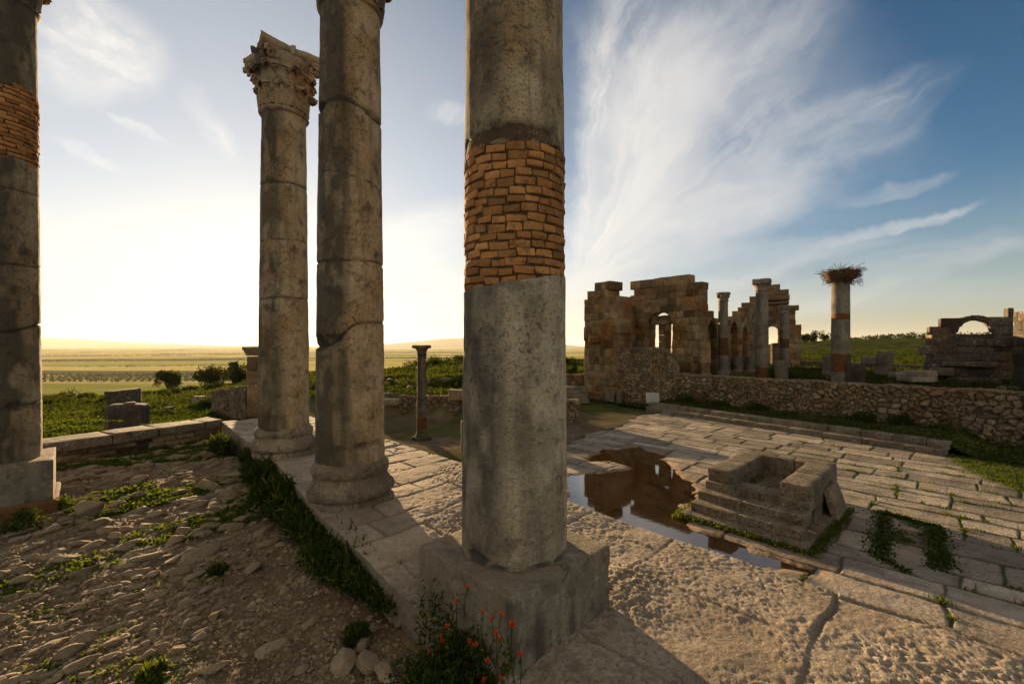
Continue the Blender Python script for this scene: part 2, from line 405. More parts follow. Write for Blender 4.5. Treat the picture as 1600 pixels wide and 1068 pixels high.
M_BRICK = stone_mat('old_brick', (0.46, 0.215, 0.064), (0.31, 0.135, 0.040), (0.09, 0.045, 0.022), 3.0, 0.7, 0.7, tintamt=1.0, spots=0.45, val=1.0, sat=1.0, lichen=0.10)
M_MORTAR = stone_mat('mortar', (0.14, 0.09, 0.05), (0.09, 0.06, 0.035), (0.03, 0.02, 0.014), 3.0, 0.5, 0.4)
M_TERR = stone_mat('terrace_stone', (0.42, 0.345, 0.25), (0.31, 0.25, 0.175), (0.13, 0.10, 0.07), 1.5, 0.45, 0.6, spots=0.4, tintamt=0.45, finebump=90, val=0.94, sat=1.0)
M_PLAZA = stone_mat('court_paving', (0.36, 0.30, 0.225), (0.255, 0.212, 0.158), (0.08, 0.068, 0.05), 1.2, 0.45, 0.55, spots=0.35, tintamt=0.8, val=0.98, sat=1.0)
M_EARTH = stone_mat('cobbled_earth', (0.255, 0.192, 0.118), (0.18, 0.13, 0.076), (0.09, 0.065, 0.04), 2.0, 0.4, 0.5, spots=0.5, tintamt=0.9, finebump=110)
M_ASH = stone_mat('ashlar', (0.30, 0.208, 0.118), (0.19, 0.130, 0.072), (0.045, 0.038, 0.028), 0.6, 0.6, 0.6, warm=(0.26, 0.105, 0.034), warm_amt=0.8, tintamt=1.3, spots=0.3, finebump=14)
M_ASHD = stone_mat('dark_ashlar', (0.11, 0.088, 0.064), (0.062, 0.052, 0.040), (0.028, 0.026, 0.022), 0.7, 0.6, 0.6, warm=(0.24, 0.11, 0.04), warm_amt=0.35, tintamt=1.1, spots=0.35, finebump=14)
M_RUB = stone_mat('rubble', (0.225, 0.172, 0.108), (0.14, 0.105, 0.066), (0.06, 0.048, 0.034), 1.0, 0.5, 0.5, warm=(0.27, 0.13, 0.05), warm_amt=0.4, tintamt=1.5, finebump=30)
M_ALTAR = stone_mat('altar_stone', (0.26, 0.212, 0.15), (0.165, 0.134, 0.095), (0.038, 0.034, 0.026), 1.6, 0.75, 0.6, spots=0.55, tintamt=0.9, streak=0.35, lichen=0.7)
M_DARKST = stone_mat('dark_block', (0.105, 0.08, 0.054), (0.062, 0.048, 0.034), (0.025, 0.022, 0.018), 1.4, 0.5, 0.5)
M_ROCK = stone_mat('loose_rock', (0.36, 0.29, 0.20), (0.25, 0.195, 0.13), (0.09, 0.07, 0.05), 2.5, 0.4, 0.5, tintamt=0.6)
M_SLIM = stone_mat('dark_column', (0.19, 0.15, 0.105), (0.11, 0.085, 0.06), (0.03, 0.026, 0.02), 1.5, 0.6, 0.4, spots=0.5, streak=0.5)
M_FCOL = stone_mat('far_column', (0.31, 0.265, 0.205), (0.215, 0.18, 0.138), (0.07, 0.062, 0.05), 1.0, 0.5, 0.4, spots=0.4, streak=0.4)
M_PANEL = stone_mat('pale_panel', (0.42, 0.42, 0.40), (0.36, 0.36, 0.34), (0.35, 0.34, 0.32), 2.0, 0.3, 0.1)
M_GRASS = leaf_mat('grass', (0.045, 0.075, 0.014), (0.11, 0.135, 0.028), 0.45)
M_GRASSD = leaf_mat('edge_plants', (0.022, 0.042, 0.010), (0.055, 0.085, 0.020), 0.35, (0.15, 0.13, 0.03))
M_HERB = leaf_mat('hillside_herbs', (0.022, 0.040, 0.010), (0.080, 0.092, 0.020), 0.40)
M_SHRUB = leaf_mat('shrub_leaves', (0.022, 0.032, 0.010), (0.06, 0.072, 0.022), 0.3)
M_OLIVE = leaf_mat('olive_leaves', (0.022, 0.026, 0.012), (0.050, 0.055, 0.024), 0.15)
M_TWIG = stone_mat('twig', (0.16, 0.095, 0.05), (0.11, 0.065, 0.035), (0.04, 0.025, 0.015), 3.0, 0.4, 0.2)
M_BARK = stone_mat('bark', (0.10, 0.075, 0.05), (0.07, 0.05, 0.034), (0.03, 0.022, 0.016), 3.0, 0.5, 0.5)
M_POPPY = leaf_mat('poppy_petals', (0.55, 0.055, 0.015), (0.68, 0.11, 0.03), 0.4)
M_WHITEF = leaf_mat('pale_flower', (0.5, 0.5, 0.42), (0.6, 0.58, 0.48), 0.4)
# land: terrain hill material driven by attributes
def land_mat():
    m = bpy.data.materials.new('hillside'); m.use_nodes = True; t = NT(m.node_tree); t.N.clear()
    co = t.new('ShaderNodeTexCoord').outputs['Object']
    na = t.noise(co, 0.22, 8, 0.62, 0.4).outputs['Fac']; nb = t.noise(co, 1.7, 8, 0.65).outputs['Fac']; nc = t.noise(co, 14, 6, 0.65).outputs['Fac']
    g = t.mix(t.ss(na, 0.38, 0.62), (0.034, 0.046, 0.012), (0.080, 0.088, 0.022))
    g = t.mix(t.m('MULTIPLY', t.ss(nb, 0.52, 0.68), 0.6), g, (0.13, 0.105, 0.05))
    d = t.mix(t.ss(nb, 0.38, 0.62), (0.125, 0.095, 0.06), (0.19, 0.15, 0.10))
    d = t.mix(t.m('MULTIPLY', t.ss(nc, 0.5, 0.66), 0.5), d, (0.075, 0.06, 0.036))
    d = t.mix(t.m('MULTIPLY', t.ss(na, 0.5, 0.62), 0.45), d, (0.07, 0.07, 0.022))
    col = t.mix(t.attr('dirt'), g, d)
    bp = t.new('ShaderNodeBump'); bp.inputs['Strength'].default_value = 0.6; bp.inputs['Distance'].default_value = 0.08
    t.L.new(t.m('ADD', nc, nb), bp.inputs['Height'])
    bs = t.new('ShaderNodeBsdfDiffuse'); t.L.new(col, bs.inputs[0]); t.L.new(bp.outputs[0], bs.inputs['Normal'])
    o = t.new('ShaderNodeOutputMaterial'); t.L.new(bs.outputs[0], o.inputs[0]); return m
M_LAND = land_mat()
def plain_mat():
    m = bpy.data.materials.new('farm_fields'); m.use_nodes = True; t = NT(m.node_tree); t.N.clear()
    co = t.new('ShaderNodeTexCoord').outputs['Object']
    mp = t.new('ShaderNodeMapping'); mp.inputs['Rotation'].default_value = (0, 0, 0.22); mp.inputs['Scale'].default_value = (1/1100., 1/230., 1); t.L.new(co, mp.inputs[0])
    wv = t.noise(mp.outputs[0], 0.6, 2).outputs['Color']
    ad = t.new('ShaderNodeVectorMath', operation='MULTIPLY_ADD'); t.L.new(wv, ad.inputs[0]); ad.inputs[1].default_value = (0.5, 0.5, 0); t.L.new(mp.outputs[0], ad.inputs[2])
    vo = t.new('ShaderNodeTexVoronoi', distance='CHEBYCHEV'); t.L.new(ad.outputs[0], vo.inputs['Vector']); vo.inputs['Scale'].default_value = 1.0
    sp = t.new('ShaderNodeSeparateColor'); t.L.new(vo.outputs['Color'], sp.inputs[0])
    rp = t.new('ShaderNodeValToRGB'); t.L.new(sp.outputs[0], rp.inputs[0]); rp.color_ramp.interpolation = 'CONSTANT'
    els = [(0.0, (0.25, 0.27, 0.05)), (0.16, (0.50, 0.42, 0.10)), (0.34, (0.12, 0.14, 0.03)), (0.50, (0.36, 0.34, 0.065)), (0.66, (0.58, 0.47, 0.14)), (0.80, (0.085, 0.095, 0.025)), (0.90, (0.40, 0.37, 0.08))]
    while len(rp.color_ramp.elements) < len(els): rp.color_ramp.elements.new(0.99)
    for e, (p, c) in zip(rp.color_ramp.elements, els): e.position = p; e.color = (*c, 1)
    mp2 = t.new('ShaderNodeMapping'); mp2.inputs['Scale'].default_value = (1/70., 1/25., 1); t.L.new(co, mp2.inputs[0])
    n1 = t.noise(mp2.outputs[0], 1.0, 6, 0.6).outputs['Fac']
    col = t.mix(t.m('MULTIPLY', t.ss(n1, 0.4, 0.7), 0.45), rp.outputs[0], (0.10, 0.10, 0.035))
    bs = t.new('ShaderNodeBsdfDiffuse'); t.L.new(col, bs.inputs[0])
    o = t.new('ShaderNodeOutputMaterial'); t.L.new(bs.outputs[0], o.inputs[0]); return m
M_PLAIN = plain_mat()
def flat_mat(name, c):
    m = bpy.data.materials.new(name); m.use_nodes = True; t = NT(m.node_tree); t.N.clear()
    co = t.new('ShaderNodeTexCoord').outputs['Object']; n = t.noise(co, 0.002, 6).outputs['Fac']
    bs = t.new('ShaderNodeBsdfDiffuse'); t.L.new(t.mix(n, tuple(0.7*k for k in c), tuple(1.3*k for k in c)), bs.inputs[0])
    o = t.new('ShaderNodeOutputMaterial'); t.L.new(bs.outputs[0], o.inputs[0]); return m
M_HILL = flat_mat('distant_hill', (0.10, 0.10, 0.06))
def water_mat():
    m = bpy.data.materials.new('puddle_water'); m.use_nodes = True; t = NT(m.node_tree); t.N.clear()
    fr = t.new('ShaderNodeFresnel'); fr.inputs[0].default_value = 1.36
    co = t.new('ShaderNodeTexCoord').outputs['Object']
    bp = t.new('ShaderNodeBump'); bp.inputs['Strength'].default_value = 0.05; bp.inputs['Distance'].default_value = 0.01
    t.L.new(t.noise(co, 5.0, 3).outputs['Fac'], bp.inputs['Height'])
    gl = t.new('ShaderNodeBsdfGlossy'); gl.inputs['Roughness'].default_value = 0.035; t.L.new(bp.outputs[0], gl.inputs['Normal'])
    tr = t.new('ShaderNodeBsdfTransparent'); tr.inputs[0].default_value = (0.90, 0.78, 0.60, 1)
    mx = t.new('ShaderNodeMixShader'); t.L.new(t.m('MULTIPLY', fr.outputs[0], 2.0, clamp=True), mx.inputs[0]); t.L.new(tr.outputs[0], mx.inputs[1]); t.L.new(gl.outputs[0], mx.inputs[2])
    o = t.new('ShaderNodeOutputMaterial'); t.L.new(mx.outputs[0], o.inputs[0]); return m
M_WATER = water_mat()

# ------------------------------------------------------------------ plan constants
PLZ = 0.0; UP = 1.6; EARTH = 1.64
WP0 = np.array([5.2, 30.0]); WD = np.array([8.43, -10.1]); WD /= np.linalg.norm(WD); WN = np.array([-WD[1], WD[0]])   # retaining wall line and its far side
STEP0 = gp(1008, 641, 0)[:2]; STEP1 = gp(1476, 713, 0)[:2]
SD = (STEP1-STEP0)/np.linalg.norm(STEP1-STEP0); SN = np.array([-SD[1], SD[0]])
def wall_s(px):
    t = (px-800)/F; return (t*WP0[1]-WP0[0])/(WD[0]-t*WD[1])
def on_wall(px, back=0.0):
    o = WP0+WN*back; t = (px-800)/F; s = (t*o[1]-o[0])/(WD[0]-t*WD[1]); return o+WD*s
def terr_z(u): return 1.85+0.12*sstep(-u, 1.7, 4.3)
def vleft(u): return np.interp(-u, [1.6, 2.8, 4.3, 6.5, 11], [1.58, 1.58, 1.65, 1.95, 2.20])

# ------------------------------------------------------------------ far plain, hills, haze
r_ = np.concatenate([[300.], np.geomspace(340, 30000, 70)]); a_ = np.linspace(-2.2, 2.2, 121)
RR, AA = np.meshgrid(r_, a_, indexing='ij')
X = RR*np.sin(AA); Y = RR*np.cos(AA)
Z = -52+6*n2(X, Y, 1/1500., 3, 5)*sstep(RR, 800, 4000)+38*np.clip(n2(X, Y, 1/5200., 3, 9), 0, 1)*sstep(RR, 3500, 9000)
link('plain', np.stack([X, Y, Z], -1).reshape(-1, 3), gridQ(*X.shape)[:, ::-1], None, M_PLAIN)
tag(bpy.data.objects['plain'], kind='structure')
def hills(name, pts, dist, thick):
    """pts: (px, py) skyline seen at that distance"""
    px = np.linspace(pts[0][0], pts[-1][0], 60); py = np.interp(px, [p[0] for p in pts], [p[1] for p in pts])
    b = MB(); rows = []
    for k, f in enumerate((0.0, 0.35, 0.7, 1.0, 0.6, 0.0)):
        d = dist+thick*(k/5.-0.6)
        Xh = (px-800)/F*d; zt = (HY-py)/F*dist+CZ+60; zz = -60+zt*f*(1+0.05*n2(px, py*0+k, 0.05, 3, 4)) 
        rows.append(np.stack([Xh, np.full_like(px, d), zz], -1))
    V = np.stack(rows, 0)
    o = link(name, V.reshape(-1, 3), gridQ(6, 60)[:, ::-1], None, M_HILL); tag(o, kind='structure')
hills('far_hills', [(-500, 530), (-100, 523), (60, 526), (110, 529), (200, 534), (330, 539), (480, 541), (620, 536), (690, 529), (760, 527), (850, 534), (905, 541), (1100, 541)], 12000, 2500)

# ------------------------------------------------------------------ hillside terrain
Yk = [5, 10, 14, 20, 22.5, 30, 40, 60, 90, 150, 300, 700]
TAB = {
 -500: [0.7, 0.6, 0.6, 0.4, 0.2, -0.4, -1.4, -3.4, -9, -22, -50, -64],
 200:  [0.6, 0.55, 0.55, 0.35, 0.2, -0.4, -1.4, -3.4, -9, -22, -50, -64],
 330:  [1.0, 1.0, 1.05, 0.7, 0.6, 0.2, -0.6, -2.0, -8, -22, -50, -64],
 460:  [0.2, 0.3, 0.5, 0.6, 0.7, 0.9, 0.7, -0.6, -5, -20, -50, -64],
 540:  [0.0, 0.0, 0.0, 0.0, 0.4, 1.0, 1.1, 0.3, -4, -18, -50, -64],
 600:  [0.0, 0.0, 0.0, 0.0, 0.0, 1.0, 1.1, 0.0, -4, -18, -50, -64],
 725:  [0.0, 0.0, 0.0, 0.0, 0.0, 1.4, 1.9, 1.2, -2, -15, -48, -64],
 850:  [0.0, 0.0, 0.0, 0.0, 0.0, 0.6, 1.9, 1.4, 0, -12, -46, -64],
 918:  [0.0, 0.0, 0.0, 0.0, 0.0, 0.0, 1.8, 1.4, 0, -12, -46, -64],
 1000: [0.0, 0.0, 0.0, 0.0, 0.0, 1.6, 1.6, 1.6, 1.4, 0, -20, -64],
 1250: [1.6, 1.6, 1.6, 1.6, 1.6, 1.6, 1.6, 2.0, 3.0, 5.2, 4.0, -64],
 1450: [1.6, 1.6, 1.6, 1.6, 1.6, 1.6, 1.6, 2.0, 3.2, 6.2, 8.0, -64],
 2500: [1.6, 1.6, 1.6, 1.6, 1.6, 1.6, 1.6, 2.0, 3.6, 7.0, 10.0, -64]}
TP = sorted(TAB); TZ = np.array([TAB[p] for p in TP], float)
def terrain_z(X, Y, rough=True):
    X = np.asarray(X, float); Y = np.asarray(Y, float)
    px = np.clip(X/np.maximum(Y, .1)*F+800, TP[0], TP[-1]); ly = np.log(np.clip(Y, Yk[0], Yk[-1]))
    i = np.clip(np.searchsorted(TP, px)-1, 0, len(TP)-2); tp = np.array(TP, float)
    fx = (px-tp[i])/(tp[i+1]-tp[i])
    j = np.clip(np.searchsorted(np.log(Yk), ly)-1, 0, len(Yk)-2); lk = np.log(Yk); fy = (ly-lk[j])/(lk[j+1]-lk[j])
    z = (TZ[i, j]*(1-fx)+TZ[i+1, j]*fx)*(1-fy)+(TZ[i, j+1]*(1-fx)+TZ[i+1, j+1]*fx)*fy
    side = (X-WP0[0])*WN[0]+(Y-WP0[1])*WN[1]          # >0 beyond the retaining wall
    along = (X-WP0[0])*WD[0]+(Y-WP0[1])*WD[1]
    low = -0.10+0*z
    lowz = np.where((px > 880) & (px < 918) & (Y > 31.5), z, low)
    z = np.where(px > 905, np.where(side > 0.2, z, lowz), z)
    z = np.where((px > 905) & (side > 0.0) & (Y < 48), np.maximum(z, 1.55*sstep(side, 0.22, 0.45)), z)
    # low wall across the court: ground behind it is a metre up
    cw = np.interp(px, [560, 600, 725, 860, 900], [23.2, 22.6, 21.4, 20.6, 24])
    inb = (px > 575) & (px < 880) & (Y < 26)
    z = np.where(inb, np.where(Y < cw+0.15, 0.0, np.maximum(z, 0.85*sstep(Y, cw+0.15, cw+0.4)*(px < 735)+0.0)), z)
    if rough:
        amp = 0.02+0.12*sstep(np.where(px > 905, side, Y-cw*(px > 560)-12*(px <= 560)), 0.5, 4)
        amp = np.where((px <= 560), 0.10, amp)
        z = z+amp*n2(X, Y, 0.55, 4, 31)*np.clip(Y/15, 0.5, 1.6)
    return z
tt = np.linspace(-2.4, 2.4, 561); yy = np.geomspace(4.0, 700, 300)
YY, TT = np.meshgrid(yy, tt, indexing='ij'); XX = TT*YY
ZZ = terrain_z(XX, YY)
pxx = TT*F+800; cwx = np.interp(pxx, [560, 600, 725, 860, 900], [23.2, 22.6, 21.4, 20.6, 24])
sidex = (XX-WP0[0])*WN[0]+(YY-WP0[1])*WN[1]
dirt = ((pxx > 470) & (YY < cwx+0.2) & (sidex < 0)).astype(float)*np.clip(0.75+0.9*n2(XX, YY, 0.5, 4, 77), 0, 1)
gs = sstep(YY, 18, 27)*sstep(pxx, 860, 940)*(sidex < 0)
dirt = dirt*(1-0.8*gs)
uu_, vv_ = xy2uv(XX, YY)
ZZ = ZZ-0.25*((uu_ > -10.4) & (vv_ > 3) & (sidex < -0.6) & (pxx > 840))       # keep clear below the paving
ZZ = np.where((uu_ > -11.3) & (vv_ < 6.0) & (pxx < 905), np.minimum(ZZ, -0.05), ZZ)
link('hillside', np.stack([XX, YY, ZZ], -1).reshape(-1, 3), gridQ(*XX.shape)[:, ::-1], None, M_LAND, attrs={'dirt': dirt.ravel()})
tag(bpy.data.objects['hillside'], kind='structure')

# ------------------------------------------------------------------ paving generator
def slabs(u, v, seed, wmin, wmax, lmin, lmax, warp=0.06, wob=2.0):
    """row-and-joint layout: returns joint distance, slab id"""
    rr = np.random.default_rng(seed)
    u, v = u+warp*n2(u, v, wob, 3, seed), v+warp*n2(u, v, wob, 3, seed+3)
    vb = [-32.0]
    while vb[-1] < 34: vb.append(vb[-1]+rr.uniform(wmin, wmax))
    vb = np.array(vb); k = np.clip(np.searchsorted(vb, v)-1, 0, len(vb)-2)
    dj = np.minimum(v-vb[k], vb[k+1]-v); sid = np.zeros(u.shape)
    for r in np.unique(k):
        rq = np.random.default_rng(seed*1000+int(r)); ub = [-34.0+rq.uniform(0, 2)]
        while ub[-1] < 34: ub.append(ub[-1]+rq.uniform(lmin, lmax))
        ub = np.array(ub); m = k == r; j = np.clip(np.searchsorted(ub, u[m])-1, 0, len(ub)-2)
        dj[m] = np.minimum(dj[m], np.minimum(u[m]-ub[j], ub[j+1]-u[m])); sid[m] = r*131+j
    h = lambda s: _h(sid.astype(np.int64), sid.astype(np.int64)*0+s, sid.astype(np.int64)*0, seed)
    return dj, h
# court paving
PUD = [gp(*p) [:2] for p in [(872, 790), (878, 742), (925, 730), (905, 722), (940, 700), (1000, 696), (1045, 712), (1062, 735), (1090, 752), (1098, 778), (1070, 800), (1100, 826), (1190, 858), (1262, 880), (1300, 890), (1295, 906), (1200, 890), (1110, 868), (1000, 830), (945, 812)]]
ISL = [gp(*p)[:2] for p in [(892, 724), (950, 718), (985, 730), (950, 738), (915, 737)]]
def poly_sd(x, y, P):
    P = np.asarray(P); d = np.full(x.shape, 1e9); ins = np.zeros(x.shape, bool)
    for a, b in zip(P, np.roll(P, -1, 0)):
        e = b-a; t = np.clip(((x-a[0])*e[0]+(y-a[1])*e[1])/(e @ e), 0, 1)
        d = np.minimum(d, np.hypot(x-a[0]-t*e[0], y-a[1]-t*e[1]))
        c = ((a[1] > y) != (b[1] > y)) & (x < (b[0]-a[0])*(y-a[1])/(b[1]-a[1]+1e-12)+a[0]); ins ^= c
    return np.where(ins, -d, d)
tt = np.linspace(-0.1, 2.2, 900); yy = np.geomspace(3.6, 33, 560)
YY, TT = np.meshgrid(yy, tt, indexing='ij'); XX = TT*YY
U, V_ = xy2uv(XX, YY)
dj, hid = slabs(U, V_, 5, 0.40, 1.05, 0.5, 1.9, 0.10, 0.9)
wet = -poly_sd(XX, YY, PUD)+0.30*n2(XX, YY, 1.6, 4, 8)+0.05*(hid(4)-0.5)
isl = -poly_sd(XX, YY, ISL)+0.25*n2(XX, YY, 2.4, 4, 18)
dep = sstep(wet, -0.05, 0.35)*(1-sstep(isl, -0.1, 0.12))
Z = (hid(1)-0.5)*0.012+0.009*n2(XX, YY, 3.0, 5, 21)+0.018*n2(XX, YY, 0.7, 3, 22)+0.007*np.abs(n2(XX, YY, 11.0, 3, 25))
Z = Z+((hid(2)-0.5)*(U % 1.0)+(hid(3)-0.5)*(V_ % 1.0))*0.006
dj = dj+0.012*n2(XX, YY, 9.0, 3, 26); groove = np.exp(-(np.abs(dj)/(0.014+0.014*sstep(n2(XX, YY, 0.8, 3, 24), -0.1, 0.5)))**2)
Z = Z-0.024*groove-0.055*dep+dep*(hid(8)-0.62)*0.085*(hid(8) > 0.62)+dep*0.022*n2(XX, YY, 2.2, 4, 28)
# missing, sunken slabs grown over on the right
SUNK = [gp(*p)[:2] for p in [(1375, 795), (1475, 822), (1478, 890), (1370, 868)]]
sk = sstep(-poly_sd(XX, YY, SUNK), -0.05, 0.05); Z = Z-0.03*sk
side = (XX-WP0[0])*WN[0]+(YY-WP0[1])*WN[1]; sst = (XX-STEP0[0])*SN[0]+(YY-STEP0[1])*SN[1]
sal = (XX-STEP0[0])*SD[0]+(YY-STEP0[1])*SD[1]; slen = np.linalg.norm(STEP1-STEP0)
uedge = np.interp(V_, [3, 12.5, 21], [-10.4, -9.9, -11.1])+0.5*n2(XX, YY, 0.9, 3, 41)
inpl = (U > uedge) & (V_ > 3.75) & (sst < 0.5) 
right_edge = np.interp(V_, [13, 15.1, 17, 18.8, 21], [3.5, 1.4, 0.7, 0.1, -0.3])+0.35*n2(XX, YY, 1.1, 3, 43)
grassy = sstep(U-right_edge, -0.3, 0.5)*(V_ > 12.5)
cw_ = np.maximum(0.016, 0.0034*YY); groove_c = np.exp(-(dj/cw_)**2)*np.minimum(1.0, 0.35+0.02/cw_)
moss = np.clip(groove_c*(0.25+0.9*sstep(U, -8, 1)*sstep(n2(XX, YY, 1.6, 3, 58), -0.1, 0.2)+0.9*sstep(n2(XX, YY, 0.9, 4, 51), -0.2, 0.5)), 0, 1)*0.75
moss = np.maximum(moss, np.maximum(0.85*grassy, 0.75*sk*sstep(n2(XX, YY, 2.2, 4, 53), 0.0, 0.25)))
mud = np.clip(dep*1.1+0.35*sstep(wet, -0.7, 0.1)*sstep(n2(XX, YY, 1.5, 3, 55), -0.2, 0.3)+0.25*sk, 0, 1)
Q = gridQ(*XX.shape)[:, ::-1]; keep = inpl.ravel()[Q].all(1) & (U.ravel()[Q] < 11).all(1)
attrs_pl = {'tint': 0.5+(hid(6)-0.5)*1.0, 'moss': moss, 'mud': mud*0.92, 'patina': np.clip(0.75*groove_c+0.45*sstep(n2(XX, YY, 1.4, 4, 57), 0.05, 0.45)*(hid(7) > 0.35), 0, .85)*(1-dep)}
link('court_paving', np.stack([XX, YY, Z], -1).reshape(-1, 3), Q[keep], None, M_PLAZA, attrs={k: v.ravel() for k, v in attrs_pl.items()})
tag(bpy.data.objects['court_paving'], kind='structure')
PLX, PLY, PLM = XX, YY, moss
# puddle surface: thin sheet just below the dry slabs
P = np.array(PUD); lo = P.min(0)-0.6; hi = P.max(0)+0.6
b = MB(); gx, gy = np.meshgrid(np.linspace(lo[0], hi[0], 90), np.linspace(lo[1], hi[1], 90), indexing='ij')
Q = gridQ(90, 90); sdp = poly_sd(gx, gy, P); keep = (sdp.ravel()[Q] < 0.45).all(1) & ((gx+gy).ravel()[Q] > 3.8*R2).all(1)
link('puddle', np.stack([gx, gy, np.full_like(gx, -0.026)], -1).reshape(-1, 3), Q[keep], None, M_WATER); tag(bpy.data.objects['puddle'], kind='structure')

# terrace (raised platform the columns stand on)
def terrace(name, us, vfun0, vtop, nv, skirt=True):
    U = np.repeat(us[:, None], nv, 1); v0 = vfun0(us)
    V_ = v0[:, None]+(vtop-v0)[:, None]*np.linspace(0, 1, nv)[None, :]
    dj, hid = slabs(V_, U, 15, 0.7, 1.3, 0.6, 1.5, 0.16, 0.9)
    dj = np.abs(dj+0.018*n2(U, V_, 5.0, 3, 72))
    dj2, hid2 = slabs(V_, U, 16, 0.30, 0.62, 0.5, 1.1, 0.05, 1.5)
    coarse = sstep(U+0.9*n2(U, V_, 1.1, 3, 3)+1.1*(V_-2.4), -4.2, -3.0)
    X, Y = uv2xy(U, V_)
    pit = np.abs(n2(X, Y, 17.0, 4, 61, 0.6)); pit2 = np.abs(n2(X, Y, 40.0, 2, 62, 0.6))
    area = 0.42+0.70*sstep(n2(X, Y, 1.3, 4, 63), -0.25, 0.25)
    flat = sstep(n2(X, Y, 2.4, 4, 73), -0.05, 0.30); zc = -0.034*area*(1-0.75*flat)*(pit-0.2)-0.019*area*(1-0.4*flat)*(pit2-0.2)+0.022*n2(X, Y, 1.6, 5, 64)+(hid(1)-0.5)*0.012
    wv = n2(X, Y, 2.2, 3, 67); crk = np.exp(-(wv/0.012)**2)*sstep(n2(X, Y, 0.7, 2, 68), 0.05, 0.2)
    zc = zc-0.024*np.exp(-(dj/0.011)**2)*sstep(n2(X, Y, 0.8, 3, 65), -0.45, 0.15)-0.030*crk*(crk > 0.05)
    zs = 0.009*n2(X, Y, 5.0, 5, 66)-0.010*(pit-0.25)+(hid2(1)-0.5)*0.014-0.024*np.exp(-(dj2/0.014)**2)-0.03*crk
    Z = terr_z(U)+np.where(True, zc*coarse+zs*(1-coarse), 0)
    tint = 0.5+0.8*((hid(2)-0.5)*coarse*0.6+(hid2(2)-0.5)*(1-coarse))
    g = np.exp(-(dj/0.016)**2)*coarse+1.3*np.exp(-(dj2/0.016)**2)*(1-coarse)+crk
    pat = np.clip(0.8*g+0.35*sstep(n2(X, Y, 1.3, 4, 69), 0.1, 0.5)+0.45*coarse*sstep(pit+0.5*pit2, 0.22, 0.42), 0, 0.8)
    P = np.stack([X, Y, Z], -1); nu = len(us)
    Vv = [P.reshape(-1, 3)]; Qs = [gridQ(nu, nv)[:, ::-1]]
    A = {'tint': [tint.ravel()], 'patina': [pat.ravel()*0.7]}
    n = nu*nv
    ring = np.concatenate([np.arange(nv), np.arange(1, nu)*nv+nv-1, (nu-1)*nv+np.arange(nv-2, -1, -1), np.arange(nu-2, 0, -1)*nv])
    top = P.reshape(-1, 3)[ring]; layers = []
    for dz in (0.0, 0.12, 0.45, 1.9):
        q = top.copy(); q[:, 2] -= dz; q[:, :2] += 0.02*(dz > 0)*(np.abs(xy2uv(top[:, 0], top[:, 1])[0]+1.65) > 0.02)[:, None]*np.stack([n2(top[:, 0], top[:, 1], 2.5, 3, 70), n2(top[:, 1], top[:, 0], 2.5, 3, 71)], -1)
        Vv.append(q); A['tint'].append(np.full(len(q), 0.4)); A['patina'].append(np.full(len(q), 0.45)); layers.append(n+np.arange(len(q))); n += len(q)
    for a, c in zip(layers[:-1], layers[1:]):
        Qs.append(np.stack([a, np.roll(a, -1), np.roll(c, -1), c], -1))
    o = link(name, np.concatenate(Vv), np.concatenate(Qs), None, M_TERR, attrs={k: np.concatenate(v) for k, v in A.items()})
    return tag(o, kind='structure')
usA = np.concatenate([np.linspace(-11, -5, 170), np.linspace(-4.98, -1.65, 230)])
terrace('column_terrace', usA, vleft, 3.82+0*usA, 150)
usB = np.concatenate([np.linspace(-1.65, 1.6, 300), np.linspace(1.63, 6, 60)])
terrace('terrace_pavement', usB, lambda u: u*0-1.2, 3.82+0*usB, 380)
# flight of stairs from the terrace down to the court (hidden behind its edge from here)
b = MB()
for k in range(8):
    hgt = 1.62-k*0.205
    for j in range(12):
        u0 = -10.9+j*1.4; sz = (1.39, 0.34, hgt+0.1); Vb, Qb = rbox(sz, 0.02, 2, 0.012, 2.5, k*31+j)
        xx, yv = uv2xy(u0+0.7, 3.82+0.155+k*0.31)
        b.add(frame(Vb, (xx, yv, hgt/2-0.05), (1, -1)), Qb, tint=rng.uniform(0.3, 0.7))
tag(b.build('terrace_stairs', M_ALTAR), kind='structure')

# cobbled earth below the terrace
tt = np.linspace(-1.75, 0.35, 760); yy = np.geomspace(0.9, 11.5, 600)
YY, TT = np.meshgrid(yy, tt, indexing='ij'); XX = TT*YY
U, V_ = xy2uv(XX, YY)
wx_ = U+0.10*n2(XX, YY, 1.2, 3, 81); wy_ = V_+0.10*n2(XX, YY, 1.2, 3, 82)
wx_ = wx_+0.05*n2(XX, YY, 4.0, 3, 91); wy_ = wy_+0.06*n2(XX, YY, 4.0, 3, 92)
d1, d2, cid, _, _ = worley(wx_/0.105, wy_/0.25, 3, 1.0)
e1, e2, cid2, _, _ = worley(wx_/0.06+7, wy_/0.08, 13, 0.95)
